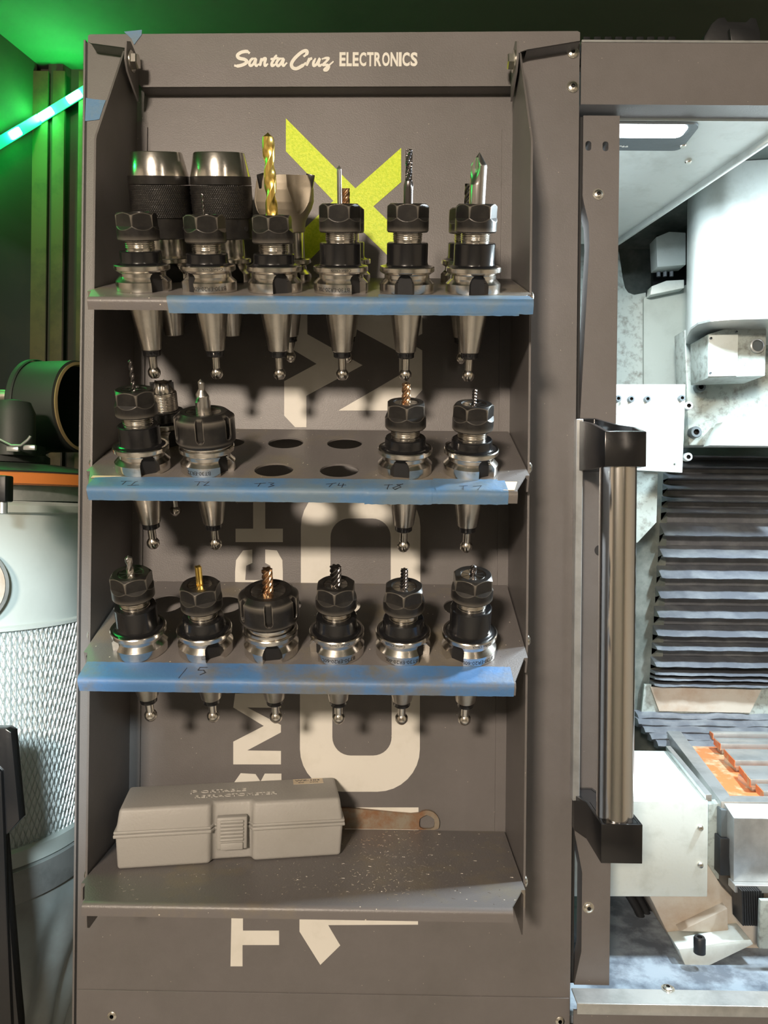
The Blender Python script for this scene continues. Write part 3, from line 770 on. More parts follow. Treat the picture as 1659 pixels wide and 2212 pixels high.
b.prism(bandloop(0, 0, 1.3), HB-3.3, HB-.3, boxp, 'Z', bev=.8); b.prism(bandloop(0, 0, 1.0), HB+.2, HB+2.6, boxp, 'Z', bev=.7); b.build('rim', case, 50)
b = MB().box(87, 114, .2, 8, 12.5, 41.5, boxp, 1.2, 2)
for i in range(6): b.box(90, 111, -1.4, 4, 20.5+i*3.2, 23.1+i*3.2, boxp, 1.0, 3)
b.box(90.5, 110.5, -1.6, 4, 12.8, 19.2, boxp, .8, 2); b.build('latch', case, 50)
boxl = mat('lettering_highlight', (.47, .455, .42), .4)  # case plastic lightened: highlights on the raised letters put into the colour
b = MB(); topz = HB+HT
XT = T(0, 0, topz-.05) @ RX(-90)     # text plane facing up
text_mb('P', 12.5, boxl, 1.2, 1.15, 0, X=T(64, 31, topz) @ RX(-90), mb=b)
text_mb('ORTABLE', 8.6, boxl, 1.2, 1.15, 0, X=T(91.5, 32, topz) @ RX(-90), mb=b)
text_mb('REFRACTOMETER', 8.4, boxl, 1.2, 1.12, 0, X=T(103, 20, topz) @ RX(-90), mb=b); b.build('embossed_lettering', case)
lb = MB().box(157, 186, 43, 56, topz-.1, topz+.25, labelp); lo = lb.build('label', case)
b = MB(); text_mb('WZ-103', 4.6, ink, .08, 1.5, .08, X=T(171, 49.8, topz+.28) @ RX(-90), mb=b); text_mb('Brix      0-32%', 3.0, ink, .08, 1.1, .04, X=T(171.5, 45, topz+.28) @ RX(-90), mb=b); b.build('label_print', lo)

wy = 109.6
ring = W(922, 1777, wy)
wp = pz([(700, 1745), (760, 1745), (850, 1754), (888, 1757), (896, 1752)], wy)
wr = thing('spanner', 'rusty flat ring spanner standing behind the grey case', 'wrench', (0, 0, 0))
rz_ = ring.z; rx_ = ring.x
arc = [(rx_+12.6*math.cos(a), rz_+12.6*math.sin(a)) for a in [R(128-i*8) for i in range(33)]]
body = [(wp[0][0], wp[0][1]+.5), (wp[1][0], wp[1][1]), (wp[2][0], wp[2][1]), (wp[3][0], wp[3][1])]+[p for p in arc if p[1] > -351.6]+[(rx_+8, -351.6), (rx_-6, -351.6), (wp[1][0], -351.6), (wp[0][0], -351.6)]
hexh = [(rx_+8.3*math.cos(R(30*i))*(1 if i % 2 else .93), rz_+8.3*math.sin(R(30*i))*(1 if i % 2 else .93)) for i in range(12)]
hexh = [p if p[1] > -350.8 else (p[0], -350.8) for p in hexh]
MB().prism(body, wy-1.6, wy+1.6, rust, 'Y', [hexh]).build('spanner_body', wr)

# swarf on the bottom shelf: nobody could count it
b = MB(); rnd = random.Random(3)
for i in range(420):
    if rnd.random() < .75: x = rnd.gauss(215, 50); y = rnd.uniform(-20, 104)
    else: x = rnd.uniform(-30, 320); y = rnd.uniform(-34, 20)
    if not (-38 < x < 322): continue
    if y < -8 and not (-28 < x < 308): continue
    l = rnd.uniform(.3, 1.6); a = rnd.uniform(0, 180)
    b.box(-l, l, -.16, .16, 0, .18, zinc, X=T(x, y, -351.95) @ RZ(a))
o = b.build('metal_swarf', None, 30, 'stuff'); tag(o, 'bright metal chips scattered over the bottom shelf', 'swarf')
b = MB()
for k, n in ((2, 70), (3, 60)):
    for i in range(n):
        x = rnd.uniform(40, 322); y = rnd.uniform(-16, 112)
        if any(math.hypot(x-hx, y-hy) < 24 for hx, hy in HOLES): continue
        b.box(-rnd.uniform(.2, .7), .4, -.12, .12, 0, .15, zinc, X=shelf_local(k) @ T(x, y, .02) @ RZ(rnd.uniform(0, 180)))
o = b.build('metal_swarf', None, 30, 'stuff'); tag(o, 'fine metal chips on the tilted holder shelves', 'swarf')

# ================================================================= DOOR OPENING: HEADER, STILE, HANDLE, SILL
enc = thing('mill_enclosure', 'dark grey mill enclosure frame around the lit window opening', 'enclosure')
def E_(name, b, label=None):
    o = b.build(name, enc)
    if label: o['label'] = label
    return o
zt = W(1300, 92, 112).z; zl = W(1300, 223, 112).z
E_('header_panel', MB().prism([(398.4, zt), (398.4, zl), (1000, zl), (1000, zt)], 112, 114, paint, 'Y').box(398.4, 1000, 112, 137, zl-1.2, zl, paint))
E_('top_edge', MB().box(398.4, 1000, 110.5, 150, zt, zt+2.2, galv, .4, 1), 'bright metal edging')
gl = [(404.5, 372), (404.5, 290), (406, 282), (411, 262), (412, 240), (405, 80), (403, 40), (403, -360), (411, -400), (411, -480), (404, -514), (439.5, -514), (441.5, 372)]
E_('door_stile', MB().prism(gl, 125, 145, paint, 'Y', [rrect(W(1271, 315, 125).x-3, W(1271, 315, 125).x+3, W(1271, 315, 125).z-5, W(1271, 315, 125).z+5, 2.9), rrect(W(1308, 316, 125).x-3, W(1308, 316, 125).x+3, W(1308, 316, 125).z-5, W(1308, 316, 125).z+5, 2.9)]))
E_('gap_liner', MB().box(397, 404, 128, 150, -514, 372, slotb))
for u, v in ((1292, 420), (1271, 1960)):
    p = W(u, v, 125); button_screw(enc, facing(p.x, 125, p.z), 4.6)
E_('cable_hole', MB().cyl(5.6, 0, .5, slotb, 24, facing(W(1296, 1189, 125).x, 125, W(1296, 1189, 125).z)))
sl = W(1237, 2122, 119).z
E_('sill', MB().box(399, 1000, 94, 117, -514, -512, galv, .5, 1).box(399, 1000, 93, 94.5, -523, -512.2, galv, .6, 2), 'bright bare metal sill')
p = WZ(1443, 2136, -512); button_screw(enc, T(p.x, p.y, -512), 5.2)
E_('lower_panel', MB().box(397.5, 1000, 100, 102, -640, -523.5, paint))
# handle
hd = thing('door_handle', 'chrome tubular door handle between two black brackets', 'door handle')
MB().box(394.6, 401.5, 101, 112, -318, W(1246, 905, 101).z, galv, .5, 1).build('mounting_bar', hd)
tz0, tz1 = -311, 9; tx, ty = 421.5, 53
MB().lathe([(.001, -314), (16.6, -314), (16.6, 12), (.001, 12)], chrome, 64, T(tx, ty, 0)).build('grip_tube', hd, 40)
def bracket(z0, z1, open_top, n='bracket'):
    out = [(404, 34), (441, 34), (441, 62), (430, 76), (420, 124), (397, 124), (397, 103), (404, 84)]
    inn = [(408, 38), (437, 38), (437, 61), (426.5, 75), (417, 118), (401, 118), (401, 104), (408, 85)]
    b = MB().prism(out, z0, z1, blackp, 'Z', [inn], bev=.5)
    zf = (z0, z0+3) if open_top else (z1-3, z1)
    b.prism([(407, 37), (438, 37), (438, 62), (427, 76), (418, 119), (400, 119), (400, 104), (407, 86)], zf[0], zf[1], blackp, 'Z')
    if open_top:
        for v in b.v:
            if v.z > z1-1: v.z += (v.y-34)*.26-3.5
    o = b.build(n, hd); return o
br = bracket(8, 43, True)
MB().lathe([(6.5, 0), (6.5, 2.5), (4.2, 3.2), (2.6, 3.2), (2.6, 1), (.001, 1)], mat('brass_screw', (.75, .45, .25), .3, 1), 24, T(415, 112, 28) @ RX(90)).build('screw', br)
bracket(-348, -313, False)

# ================================================================= INSIDE THE MILL
ins = thing('enclosure_lining', 'white and grey painted inner panels of the mill enclosure', 'lining')
def I_(name, b, label=None, root=ins, ang=32):
    o = b.build(name, root, ang)
    if label: o['label'] = label
    return o
CZ = 374
e0 = WZ(1340, 512, CZ); e1 = WZ(1659, 292, CZ); d_ = (e1-e0).normalized(); e1b = e1+d_*90; e0b = e0-d_*30
I_('ceiling_panel', MB().prism([(399, 138), (e1b.x, 60 if e1b.y < 60 else max(139, e1b.y)), (e1b.x, e1b.y), (e0b.x, e0b.y), (399, e0b.y)] if e1b.y > 138 else [(399, 138), ((e1+d_*((e1.y-138)/-d_.y)).x, 138), (e0b.x, e0b.y), (399, e0b.y)], CZ, CZ+3, whitep, 'Z'), 'white sloping roof panel')
nrm = Vector((-d_.y, d_.x, 0)); nrm = nrm if nrm.x > 0 else -nrm
q0, q1 = e0b, e1+d_*((e1.y-138)/-d_.y)
I_('ceiling_flange', MB().prism([(q0.x, q0.y), (q1.x, q1.y), (q1.x+nrm.x*6, q1.y+nrm.y*6), (q0.x+nrm.x*6, q0.y+nrm.y*6)], CZ-7, CZ+3, whitep, 'Z', bev=1))
I_('back_panel', MB().box(398, 900, 655, 660, -600, 520, wallg))
# right-hand end of roof, above the head
I_('roof_panel', MB().box(399, 900, 139, 655, 425, 430, wallg))
def slab(name, pts, y, th, m, label=None, bev=.0, holes=(), root=ins): return I_(name, MB().prism(pz(pts, y), y, y+th, m, 'Y', [pz(h, y) for h in holes], bev=bev), label, root)
slab('side_panel', [(1250, 500), (1337, 545), (1345, 600), (1350, 622), (1357, 632), (1370, 637), (1395, 632), (1395, 840), (1250, 840)], 560, 6, dirtyw, 'splashed white side panel')
slab('side_panel', [(1391, 644), (1398, 640), (1470, 620), (1490, 612), (1490, 840), (1391, 840)], 550, 6, mat('pale_grey_paint', (.34, .39, .37), .4, 0, .1, 200, (.28, .32, .30), 20, .45, .7), 'clean pale panel')
slab('cable_trough', [(1420, 430), (1482, 390), (1482, 640), (1410, 642), (1412, 560), (1420, 500)], 590, 10, rubber)
slab('guide_block', [(1417, 512), (1446, 500), (1482, 502), (1482, 572), (1446, 575), (1420, 577)], 520, 30, whitep, None, 1.5)
slab('guide_foot', [(1408, 618), (1440, 606), (1478, 604), (1478, 622), (1405, 637)], 530, 20, whitep, None, 1)
b = MB()
for i in range(3): p = W(1425+i*14, 590, 540); b.cyl(3, 0, 8, bell, 16, T(p.x, 545, p.z-4))
I_('stud_row', b)
slab('side_panel', [(1330, 1020), (1421, 1020), (1418, 1128), (1377, 1172), (1330, 1180)], 520, 5, dirtyw, 'splashed panel under the bracket')
slab('side_panel', [(1420, 1020), (1445, 1000), (1430, 1480), (1398, 1490), (1390, 1560), (1300, 1570), (1300, 1100)], 600, 5, wallg, 'dark stained lower panel')
slab('sill_panel', [(1392, 1478), (1700, 1486), (1700, 1552), (1385, 1548)], 590, 5, dirtyw)
slab('recess_panel', [(1405, 1484), (1645, 1490), (1620, 1540), (1424, 1536)], 586, 4, casting, 'beige recessed panel')
b = MB(); tr = WZ(1320, 2120, -545)
I_('drip_tray', MB().box(399, 900, 135, 655, -560, -552, mat('blue_grey_tray', (.30, .35, .40), .35, 0, .2, 80, (.12, .14, .17), 18, .45, .6)))
# lamp in the roof
lampo = thing('enclosure_lamp', 'bright rectangular work lamp set in the white roof panel', 'lamp')
lx1 = WZ(1500, 252, CZ-1); lx2 = WZ(1432, 322, CZ-1)
MB().prism(rrect(405, 530, 139, lx2.y, 9), CZ-3, CZ-.5, bezel, 'Z').build('bezel', lampo)
MB().prism(rrect(412, 519, 139.6, WZ(1425, 293, CZ-1).y, 8), CZ-3.6, CZ-3, lens, 'Z').build('diffuser', lampo)
b = text_mb('IP66', 5, cream, .1, 1.5, .1, X=T(463, lx2.y-8, CZ-3.2) @ RX(90) @ RZ(0)); b.build('lettering', lampo)
for u, v in ((1475, 310), (1487, 345)):
    p = WZ(u, v, CZ); I_('roof_screw', MB().lathe([(.001, -4), (3, -4), (4, -2.5), (4, 0)], zinc, 16, T(p.x, p.y, CZ)))
lamp2 = thing('enclosure_lamp', 'second work lamp on the far side of the mill enclosure', 'lamp')
MB().box(850, 960, 140, 200, 356, 372, bezel, 2).build('bezel', lamp2)
MB().box(856, 954, 146, 194, 354.5, 356, lens, .5, 1).build('diffuser', lamp2)

# spindle head
head = thing('spindle_head', 'overexposed white spindle head cover with mounting casting', 'spindle head')
def plan(pts): return [(W(u, 700, y).x, y) for u, y in pts]
hpz = plan([(1482, 470), (1484, 425), (1492, 385), (1508, 356), (1535, 340), (1580, 331), (1659, 325), (1800, 325), (1800, 600), (1482, 600)])
b = MB().prism(hpz, 222, 424, whitep, 'Z'); b.build('cover', head, 50)
MB().prism(hpz[:8]+[(hpz[8][0], 480), (hpz[0][0], 480)], 219, 222, galv, 'Z').build('cover_lip', head)
slab('mounting_casting', [(1478, 712), (1800, 680), (1800, 962), (1488, 962), (1484, 850)], 470, 40, dirtyw, None, 2, root=head)
slab('lower_gusset', [(1534, 962), (1562, 911), (1800, 925), (1800, 965)], 440, 25, whitep, None, 1, root=head)
slab('sensor_box', [(1529, 722), (1600, 700), (1656, 712), (1653, 812), (1530, 816)], 380, 60, dirtyw, None, 1.2, root=head)
slab('sensor_box_lid', [(1531, 724), (1595, 722), (1593, 812), (1531, 813)], 377, 4, whitep, None, .8, root=head)
p = W(1634, 748, 380)
MB().lathe([(8.2, 0), (9.8, 2), (9.8, 5), (8.2, 6), (7.4, 5)], galv, 32, facing(p.x, 381, p.z)).build('port_ring', head)
MB().cyl(8, 0, 3, bezel, 32, facing(p.x, 381, p.z)).build('port', head)
def capscrew(root, u, v, y, r=4.2, m=None):
    p = W(u, v, y); X = facing(p.x, y, p.z); b = MB(); m = m or bezel
    b.lathe([(r, 0), (r, r*1.3), (r*.88, r*1.5), (r*.5, r*1.5)], m, 24, X); b.lathe([(r*.5, r*1.5), (r*.5, r*.5), (.001, r*.5)], slotb, 6, X)
    return b.build('cap_screw', root)
for u, v, r_ in ((1508, 838, 7.5), (1497, 935, 8.5), (1508, 770, 3.5), (1510, 745, 9)): capscrew(head, u, v, 470, r_)
for u, v in ((1535, 731), (1590, 717), (1534, 806)): capscrew(head, u, v, 377, 1.6)
bk = thing('bracket_plate', 'square white bracket plate with a row of cap screws', 'bracket')
MB().prism(pz([(1310, 830), (1481, 830), (1474, 1021), (1310, 1012)], 400), 400, 410, whitep, 'Y', [pz([(1458+3*math.cos(a/2), 1003+3*math.sin(a/2)) for a in range(12)], 400)], bev=.6).build('plate', bk)
for u, v in ((1333, 862), (1361, 863), (1396, 863), (1470, 861)): capscrew(bk, u, v, 400, 4.6)
for u, v in ((1483, 878), (1482, 988)): capscrew(bk, u, v, 412, 6, galv)

# vertical way-cover bellows
bel = thing('way_cover_bellows', 'dark pleated vertical bellows behind the table', 'bellows')
bands = [(962, 985), (992, 1008), (1022, 1033), (1046, 1056), (1072, 1082), (1096, 1106), (1129, 1157), (1179, 1204), (1221, 1249), (1266, 1292), (1309, 1334), (1351, 1374), (1389, 1404), (1419, 1440), (1448, 1458), (1461, 1469), (1472, 1482)]
for i, (va, vb) in enumerate(bands):
    nxt = bands[i+1][0] if i+1 < len(bands) else vb+6
    ul = 1450-(vb-962)*.068
    za, zb, zn = W(1500, va, 596).z, W(1500, vb, 574).z, W(1500, nxt, 596).z
    xl = W(ul, vb, 574).x; n = 40; vs = []; fs = []
    for j in range(n+1):
        x = xl+(880-xl)*j/n; w1 = math.sin(x*.09+i*1.7)*.8+math.sin(x*.31+i)*.35; e_ = 0 if j else 6
        vs += [(x, 602, za+w1*.3), (x, 573+w1*.6+e_, zb+3+w1*.3), (x, 568+w1+e_, zb+w1*.5), (x, 572+w1+e_, zb-1.2), (x, 604, zb-2.5), (x, 605, zn)]
    for j in range(n):
        for c in range(5): fs.append([j*6+c, j*6+c+1, j*6+6+c+1, j*6+6+c])
    fs.append([5, 4, 3, 2, 1, 0]); MB().add(vs, fs, bell).build('pleat', bel, 50)
bel2 = thing('front_way_cover', 'crumpled dark way cover folded flat behind the table', 'bellows')
for i in range(5):
    va = 1541+i*15; y0 = 585-i*12; z = W(1500, va, y0).z; n = 36; vs = []; fs = []; rnd = random.Random(i)
    xl = W(1376+max(0, i-1)*14, va, y0).x
    for j in range(n+1):
        x = xl+(880-xl)*j/n; w1 = math.sin(x*.06+i*2.1)*1.6+math.sin(x*.17+i*4)*.8
        vs += [(x, y0+14, z+1), (x, y0-2, z-1+w1), (x, y0-9, z-6+w1*.7), (x, y0-4, z-11), (x, y0+12, z-13)]
    for j in range(n):
        for c in range(4): fs.append([j*5+c, j*5+c+1, j*5+5+c+1, j*5+5+c])
    fs.append([4, 3, 2, 1, 0]); MB().add(vs, fs, bell).build('fold', bel2, 60)

# table
tab = thing('work_table', 'slotted steel mill table with orange primer in its trough', 'work table')
TZ = -377
def pl2(pts, z=TZ): return [(p.x, p.y) for p in (WZ(u, v, z) for u, v in pts)]
L0, L1 = WZ(1439, 1577, TZ), WZ(1557, 1731, TZ); L2, L3 = WZ(1469, 1577, TZ), WZ(1577, 1718, TZ)
I_('side_rail', MB().prism([(L0.x, L0.y), (L1.x, L1.y), (L3.x, L3.y), (L2.x, L2.y)], TZ-34, TZ, galv, 'Z', bev=1), None, tab)
I_('front_rail', MB().prism([(L1.x, L1.y), (880, L1.y), (880, L3.y), (L3.x, L3.y)], TZ-30, TZ, galv, 'Z', bev=1), None, tab)
I_('trough', MB().prism([(L2.x+1, L2.y), (L3.x+1, L3.y), (880, L3.y), (880, L2.y)], TZ-30, TZ-16, orange, 'Z'), 'orange primed trough', tab)
for (ua, v0, ub, v1) in ((1533, 1578, 1541, 1584), (1542, 1593, 1557, 1606), (1564, 1617, 1588, 1642), (1597, 1653, 1622, 1683), (1633, 1692, 1650, 1709)):
    p0, p1 = WZ(ua, v0, TZ+2), WZ(ub, v1, TZ+2)
    o = I_('table_bar', MB().prism([(p0.x, p0.y), (p1.x, p1.y), (880, p1.y), (880, p0.y)], TZ-8, TZ+2, galv, 'Z', bev=.9).box(p1.x+5, 880, p1.y+7, p0.y-7, TZ-20, TZ-8, galv), None, tab)
    MB().prism([(p0.x-.6, p0.y-.5), (p1.x-.6, p1.y+.5), (p1.x+1, p1.y+.5), (p0.x+1, p0.y-.5)], TZ-8.5, TZ+1.2, orange, 'Z').build('painted_end', o)
fy = L1.y
xa = W(1584, 1800, fy-16).x
zap, zb_ = W(1600, 1768, fy-18).z, W(1600, 1905, fy-18).z
I_('front_apron', MB().prism([(fy, TZ-2), (fy-18, zap), (fy-18, zb_), (fy-10, zb_), (fy, TZ-30)], L1.x+4, 880, galv, 'X', bev=.8), None, tab)
for o_ in tab.children:
    if o_.name.startswith('front_apron'):
        for v in o_.data.vertices:
            if v.co.x < (L1.x+8)*S and v.co.y < (fy-9)*S: v.co.x = xa*S
I_('apron_flange', MB().box(xa-2, 880, fy-26, fy-8, zb_-9, zb_, galv, .5, 1), None, tab)
I_('end_cap', MB().box(W(1554, 1850, fy-8).x, xa-.5, fy-10, fy+20, zb_+3, W(1560, 1810, fy-8).z, rubber, 1), None, tab)
I_('end_block', MB().box(W(1556, 1800, fy-4).x, xa+4, fy-6, fy+20, W(1560, 1810, fy-8).z, TZ-8, bezel, 1), None, tab)
I_('end_plate', MB().prism(pz([(1531, 1738), (1557, 1735), (1556, 1812), (1553, 1900), (1540, 1895), (1526, 1868)], fy+6), fy+6, fy+20, dirtyw, 'Y', bev=.6), None, tab)
# motor cover left of the table
mc = thing('axis_motor_cover', 'plain white box cover left of the slotted table', 'motor cover')
z0m, z1m = -478, -367
R0 = WZ(1530, 1731, z1m); R1 = WZ(1441, 1622, z1m)
b = MB().prism([(425, R0.y-4), (R0.x, R0.y), (R1.x, R1.y), (425, R1.y)], z0m, z1m, whitep, 'Z', bev=1); b.build('cover', mc, 50)
b = MB().prism([(R0.x-2, R0.y+2), (R0.x+5, R0.y+2), (R1.x+5, R1.y), (R1.x-2, R1.y)], z1m-1, z1m+7, galv, 'Z', bev=.6); b.build('sealing_strip', mc)
for v in (1788, 1868):
    p = W(1512, v, R0.y); MB().lathe([(.001, 4), (2.5, 3.6), (3.6, 2), (3.6, 0)][::-1], zinc, 20, facing(p.x, R0.y, p.z)).build('screw', mc)
# saddle casting
cs = thing('base_casting', 'beige cast iron saddle with gussets under the table', 'casting')
yb = 262
slab('saddle', [(1386, 1905), (1525, 1860), (1560, 1915), (1632, 1990), (1800, 2010), (1800, 2135), (1492, 2135), (1468, 2060), (1436, 2005), (1410, 1950)], yb, 120, casting, None, 2, root=cs)
slab('gusset', [(1468, 2012), (1572, 1962), (1574, 2016)], yb-14, 16, casting, None, 1.5, root=cs)
p0 = W(1466, 2050, yb-25)
b = MB(); fz = p0.z
q = [(u_, v_) for u_, v_ in ((1465, 2050), (1500, 2046), (1560, 2035), (1622, 2030), (1628, 2040), (1500, 2102), (1488, 2105))]
slab('foot_ledge', q, yb-36, 36, whitep, 'bright ledge covered in chips', 1.2, root=cs)
p = W(1508, 2042, yb-40); MB().lathe([(.001, -8), (6.6, -8), (6.6, 8), (5.5, 10), (3, 10), (3, 4), (.001, 4)], rubber, 24, T(p.x, yb-44, p.z+2)).build('cap_screw', cs)
b = MB()
for i in range(9): pa = pz([(1602+i*5, 1925), (1605.5+i*5, 1925), (1608+i*5, 2000), (1604.5+i*5, 2000)], 225); b.prism(pa, 225, 250, rubber, 'Y')
b.prism(pz([(1600, 1924), (1650, 1924), (1650, 2004), (1612, 1996)], 240), 240, 252, rubber, 'Y'); b.build('ribbed_cover', cs)
slab('guard_plate', [(1643, 1945), (1800, 1945), (1800, 2052), (1640, 2050)], 215, 6, dirtyw, None, 1, root=cs)
# hoses behind the stile
for k in range(3):
    pts = []
    for i in range(14):
        t = i/13; u_ = 1340+k*17+t*60+14*math.sin(t*3); v_ = 1905+t*150; pp = W(u_, v_, 330); pts.append((pp.x, 330+k*8, pp.z))
    o = MB().tube(pts, 5.2, rubber, 12).build('coolant_hose'); tag(o, 'black coolant hose curving down below the motor cover', 'hose', 'coolant hoses below the motor cover')
o = MB().prism(pz([(1300, 2075), (1420, 2078), (1405, 2105), (1300, 2108)], 300), 240, 330, rubber, 'Y', bev=2).build('chip_tray'); tag(o, 'black chip tray on the enclosure floor behind the sill', 'tray')

# chain and cable clamp on the roof of the machine
b = MB(); yy = 190
o = thing('cable_clamp', 'black cast cable clamp on top of the mill', 'clamp')
MB().prism(pz([(1518, 100), (1522, 78), (1538, 50), (1552, 38), (1566, 36), (1572, 46), (1612, 47), (1622, 37), (1634, 39), (1643, 70), (1643, 100)], yy), yy, yy+45, rubber, 'Y', bev=1.2).build('clamp_body', o)
MB().prism(pz([(1576, 60), (1632, 62), (1634, 90), (1580, 90)], yy-6), yy-6, yy, rubber, 'Y', bev=1).build('clamp_jaw', o)
o = thing('drag_chain', 'black cable drag chain lying on the mill roof', 'cable chain')
for i in range(9):
    p = W(1268+i*23, 81, 170); MB().box(p.x-4, p.x+4, 170, 190, zt+2.2, p.z+1.5, rubber, 1.2).build('link', o)

# ================================================================= LEFT SIDE: LED STRIP, DUST EXTRACTOR
def onleft(u, v, off=14):      # point on the left wall, a little proud of it
    d = ray(u, v); n = Vector((dirL.y, -dirL.x, 0)); p0 = cL0-n*off*(1 if n.dot(CAM-cL0) < 0 else -1)
    return CAM+d*((p0-CAM).dot(n)/d.dot(n))
o = thing('led_strip', 'glowing green LED tape running diagonally across the dark wall', 'light strip')
def led_run(pA, pB, pts, depth):
    dv = pB-pA; ln = dv.length; ex_ = dv.normalized(); nz_ = (CAM-pA); nz_ = (nz_-ex_*nz_.dot(ex_)).normalized(); nz_.z = 0; nz_ = (nz_-ex_*nz_.dot(ex_)).normalized()
    ey = nz_.cross(ex_); X = Matrix(((ex_.x, -nz_.x, ey.x, pA.x), (ex_.y, -nz_.y, ey.y, pA.y), (ex_.z, -nz_.z, ey.z, pA.z), (0, 0, 0, 1)))
    MB().box(-1, ln, -1, 1, -8.5, 8.5, ledt, .4, 1, X).build('tape', o)
    for P in pts:
        t = (P-pA).dot(ex_)
        MB().box(t-14, t+14, -3.4, -1, -6.2, 6.2, ledw, 2.5, 3, X).build('led', o)
        c = pA+ex_*t+nz_*14; lamp('led_glow', 'POINT', c, .6, (.0, 1, .10), .012)
ck = W(84, 257, BY-12)
led_run(ck, W(193, 190, BY-12), [W(100, 247, BY-12), W(161, 210, BY-12)], 0)
led_run(onleft(-150, 398), onleft(84, 257), [onleft(32, 289), onleft(-32, 327), onleft(-96, 366)], 0)

ex = thing('dust_extractor', 'pale dust extractor drum with pleated mesh filter beside the cabinet', 'dust extractor', (-342, 335, 0))
def zc(v, y): return W(90, v, 232).z
fyc = 130
z1 = zc(1085, 200); z2 = zc(1362, 150); z3 = zc(1838, 150)
RC = 160
MB().lathe([(RC, z2), (RC, z2+4), (RC-4, z2+6), (RC-4, z1-14), (RC+2, z1-12), (RC+2, z1-4), (RC-2, z1), (RC-40, z1+4), (.001, z1+6)], canw, 160).build('housing', ex, 40)
# round inspection port on the housing
p = W(-30, 1262, 130)
Xp = RZ(-63) @ T(RC-1, 0, zc(1262, 130)) @ RY(90)
MB().lathe([(50, 0), (50, 4), (46.5, 5), (46.5, 4)], galv, 64, Xp).cyl(46, 3, 4.5, casting, 48, Xp).build('inspection_port', ex)
nz = 150
def pleat(a, z): return 150+4*abs(((a*nz/(2*PI)) % 1)*2-1)
zz = [z3-5+(z2-z3+6)*i/3 for i in range(4)]
MB().polar(pleat, zz, nz*2, filterm, None, False).build('pleated_filter', ex, 10)
b = MB(); NH = 140; a0, a1 = R(-150), R(20); HH = z2-z3+4; sl = 2*PI/NH
slope = sl/9.0     # radians per mm of height, diamond height 9 mm
RM = 157
def wire(b, a_s, sgn):
    vs = []; fs = []; n = 26; k = 0; w_ = .55
    for i in range(n+1):
        z = z3-2+HH*i/n; a = a_s+sgn*slope*(z-z3)*.5*1.0
        if not (a0-.05 < a < a1+.05): 
            vs.append(None); continue
        c, s__ = math.cos(a), math.sin(a); t = Vector((-s__, c, 0))
        P0 = Vector((RM*c, RM*s__, z)); vs.append([P0-t*w_, P0+Vector((c, s__, 0))*1.1, P0+t*w_])
    for i in range(n):
        if vs[i] and vs[i+1]:
            A, B = vs[i], vs[i+1]; m0 = len(b.v); b.v += A+B; b.f += [[m0, m0+1, m0+4, m0+3], [m0+1, m0+2, m0+5, m0+4]]; b.m += [0, 0]
b.mats = [meshm]
tot = slope*.5*HH
for i in range(int((a1-a0+2*tot)/sl)):
    wire(b, a0-tot+i*sl, 1); wire(b, a0+i*sl, -1)
o = b.build('wire_mesh', ex, 30); o['kind'] = 'stuff'
z4 = zc(1868, 140); z5 = zc(1945, 140)
MB().lathe([(RC-8, z4-6), (RC, z4-4), (RC+1, z3-2), (RC-2, z3+2), (RC-8, z3+2)], canw, 120).build('clamp_ring', ex)
MB().lathe([(RC-3, z5-6), (RC+3, z5-4), (RC+4, z5+10), (RC+2, z4-8), (RC-6, z4-5)], galv, 120).build('band', ex)
def bag(a, z):
    t = (z5-z)/240; return RC-2-34*t*0+6*math.sin(a*7+z*.02)*min(1, t*3)+5*math.sin(a*17-z*.03)*min(1, t*2)-26*t*t
MB().polar(bag, [z5-240+i*12 for i in range(20)]+[z5-2], 240, bagm, None, True).build('collection_bag', ex, 60)
# disc lid with orange rim sitting on the housing, motor drum
lid = thing('extractor_lid', 'dark round lid with an orange rim over the pale drum', 'lid')
cxy = (-310, 345)
zo = W(90, 1045, 240).z
Xl = T(cxy[0], cxy[1], 0)
MB().lathe([(146, zo-2), (150, zo), (150, zo+12), (146, zo+14)], mat('orange_rim', (.70, .22, .05), .45), 120, Xl).build('rim', lid)
MB().lathe([(148, zo+13), (149, zo+15), (140, zo+18), (90, zo+27), (60, zo+30), (.001, zo+30)], drumm, 120, Xl).build('lid_top', lid)
MB().cyl(130, zo-20, zo, galv, 60, Xl).build('lower_ring', lid)
b = MB().lathe([(62, zo+29), (62, zo+38), (56, zo+42)], drumm, 48, T(-300, 330, 0)).cyl(56, zo+36, zo+52, drumm, 48, T(-300, 330, 0)); b.build('motor_base', lid)
for i in range(2):
    p = W(27+i*36, 970-i*3, 262); MB().box(p.x-7, p.x+8, 260, 266, p.z-3.4, p.z+3.4, galv, 1.5).build('clip', lid)
p0 = W(0, 945, 250)
MB().tube([W(u_, v_, 258) for u_, v_ in ((-20, 940), (5, 952), (25, 962), (45, 962), (60, 950), (66, 942))], 1.6, galv, 8).build('wire_bail', lid)
p = W(20, 925, 290); MB().lathe([(26, p.z-34), (26, p.z+20), (20, p.z+34), (.001, p.z+38)], drumm, 32, T(p.x, 300, 0)).build('motor_cap', lid)
ph = W(8, 1056, 150); b = MB().box(ph.x-9, ph.x+7, 140, 158, ph.z-14, ph.z+14, rubber, 2).cyl(5, ph.z-26, ph.z-14, galv, 20, T(ph.x, 148, 0)); b.build('toggle_clamp', lid)
blo = thing('blower_drum', 'big black blower drum lying sideways above the orange-rimmed lid', 'blower')
pc = W(150, 880, 420); RD = W(100, 782, 420).z-pc.z
Xd = T(W(72, 880, 420).x, 420, pc.z) @ RY(90) @ RZ(0)
LD = W(178, 880, 420).x-W(66, 880, 420).x
Xd = T(W(64, 880, 420).x, 425, pc.z) @ RZ(-9) @ RY(90)
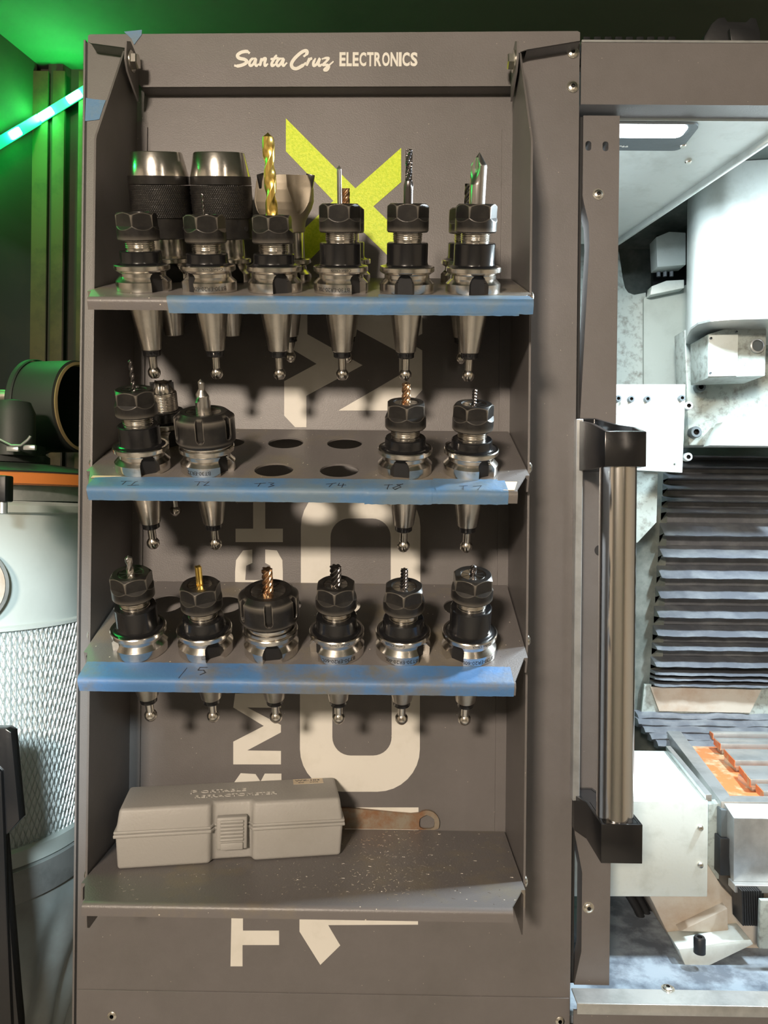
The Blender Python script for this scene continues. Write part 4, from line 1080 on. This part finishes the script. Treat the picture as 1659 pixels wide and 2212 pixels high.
MB().lathe([(.001, -2), (RD-14, -2), (RD-2, 3), (RD, 8), (RD, LD), (RD-4, LD+2)], drumm, 80, Xd).build('shell', blo)
MB().lathe([(RD-4, LD), (RD-2, LD+4), (RD-6, LD+5), (RD-8, LD)], mat('tan_gasket', (.35, .24, .12), .6), 80, Xd).build('gasket', blo)
MB().lathe([(RD+1.5, 6), (RD+3, 8), (RD+3, 14), (RD+1.5, 16)], drumm, 80, Xd).build('clamp_band', blo)
pi_ = thing('air_pipe', 'short dull metal pipe entering the black blower drum', 'pipe')
MB().tube([W(-60, 856, 400), W(-10, 856, 400), W(30, 857, 400), W(50, 861, 402)], 9.6, copperpipe, 24).build('pipe', pi_)
MB().tube([W(46, 860, 400), W(62, 862, 402)], 11.2, galv, 24).build('pipe_collar', pi_)
# dark steel cabinet corner in the near left foreground
fg = thing('foreground_bracket', 'black steel bracket close to the viewer beside the mesh filter', 'bracket')
yf = 118
MB().prism(pz([(-200, 1572), (12, 1574), (24, 1582), (42, 1772), (16, 1802), (6, 1806), (34, 2150), (40, 2212), (44, 2330), (-200, 2330)], yf), yf, yf+14, blackp, 'Y', bev=1.2).build('bracket_plate', fg)
MB().prism(pz([(-200, 1655), (-10, 1655), (2, 1668), (8, 1800), (24, 2212), (26, 2330), (-200, 2330)], yf-5), yf-5, yf, blackp, 'Y', bev=1).build('front_rib', fg)
# wooden posts on the back wall
for i, (u0, u1) in enumerate(((40, 96), (106, 132), (162, 176))):
    a, c = W(u0, 700, BY-12), W(u1, 700, BY-12)
    o = MB().box(a.x, c.x, BY-9, BY-1, -1449, W(u0, 150, BY-12).z, mat('bare_timber', (.060, .036, .014), .8, 0, .3, 80, (.035, .020, .008), 12), 1).build('timber_post'); tag(o, ['widest rough timber post behind the black blower drum', 'narrow timber post in the middle of the dark back wall', 'timber post half hidden by the cabinet edge'][i], 'post', 'timber posts on the back wall')
# ceiling lamp fitting (the source of the warm key light)
o = thing('ceiling_lamp', 'square warm ceiling lamp behind the viewer', 'lamp', (0, 0, 0))
MB().box(-500, -160, -2320, -1980, 735, 765, galv, 3).build('housing', o)
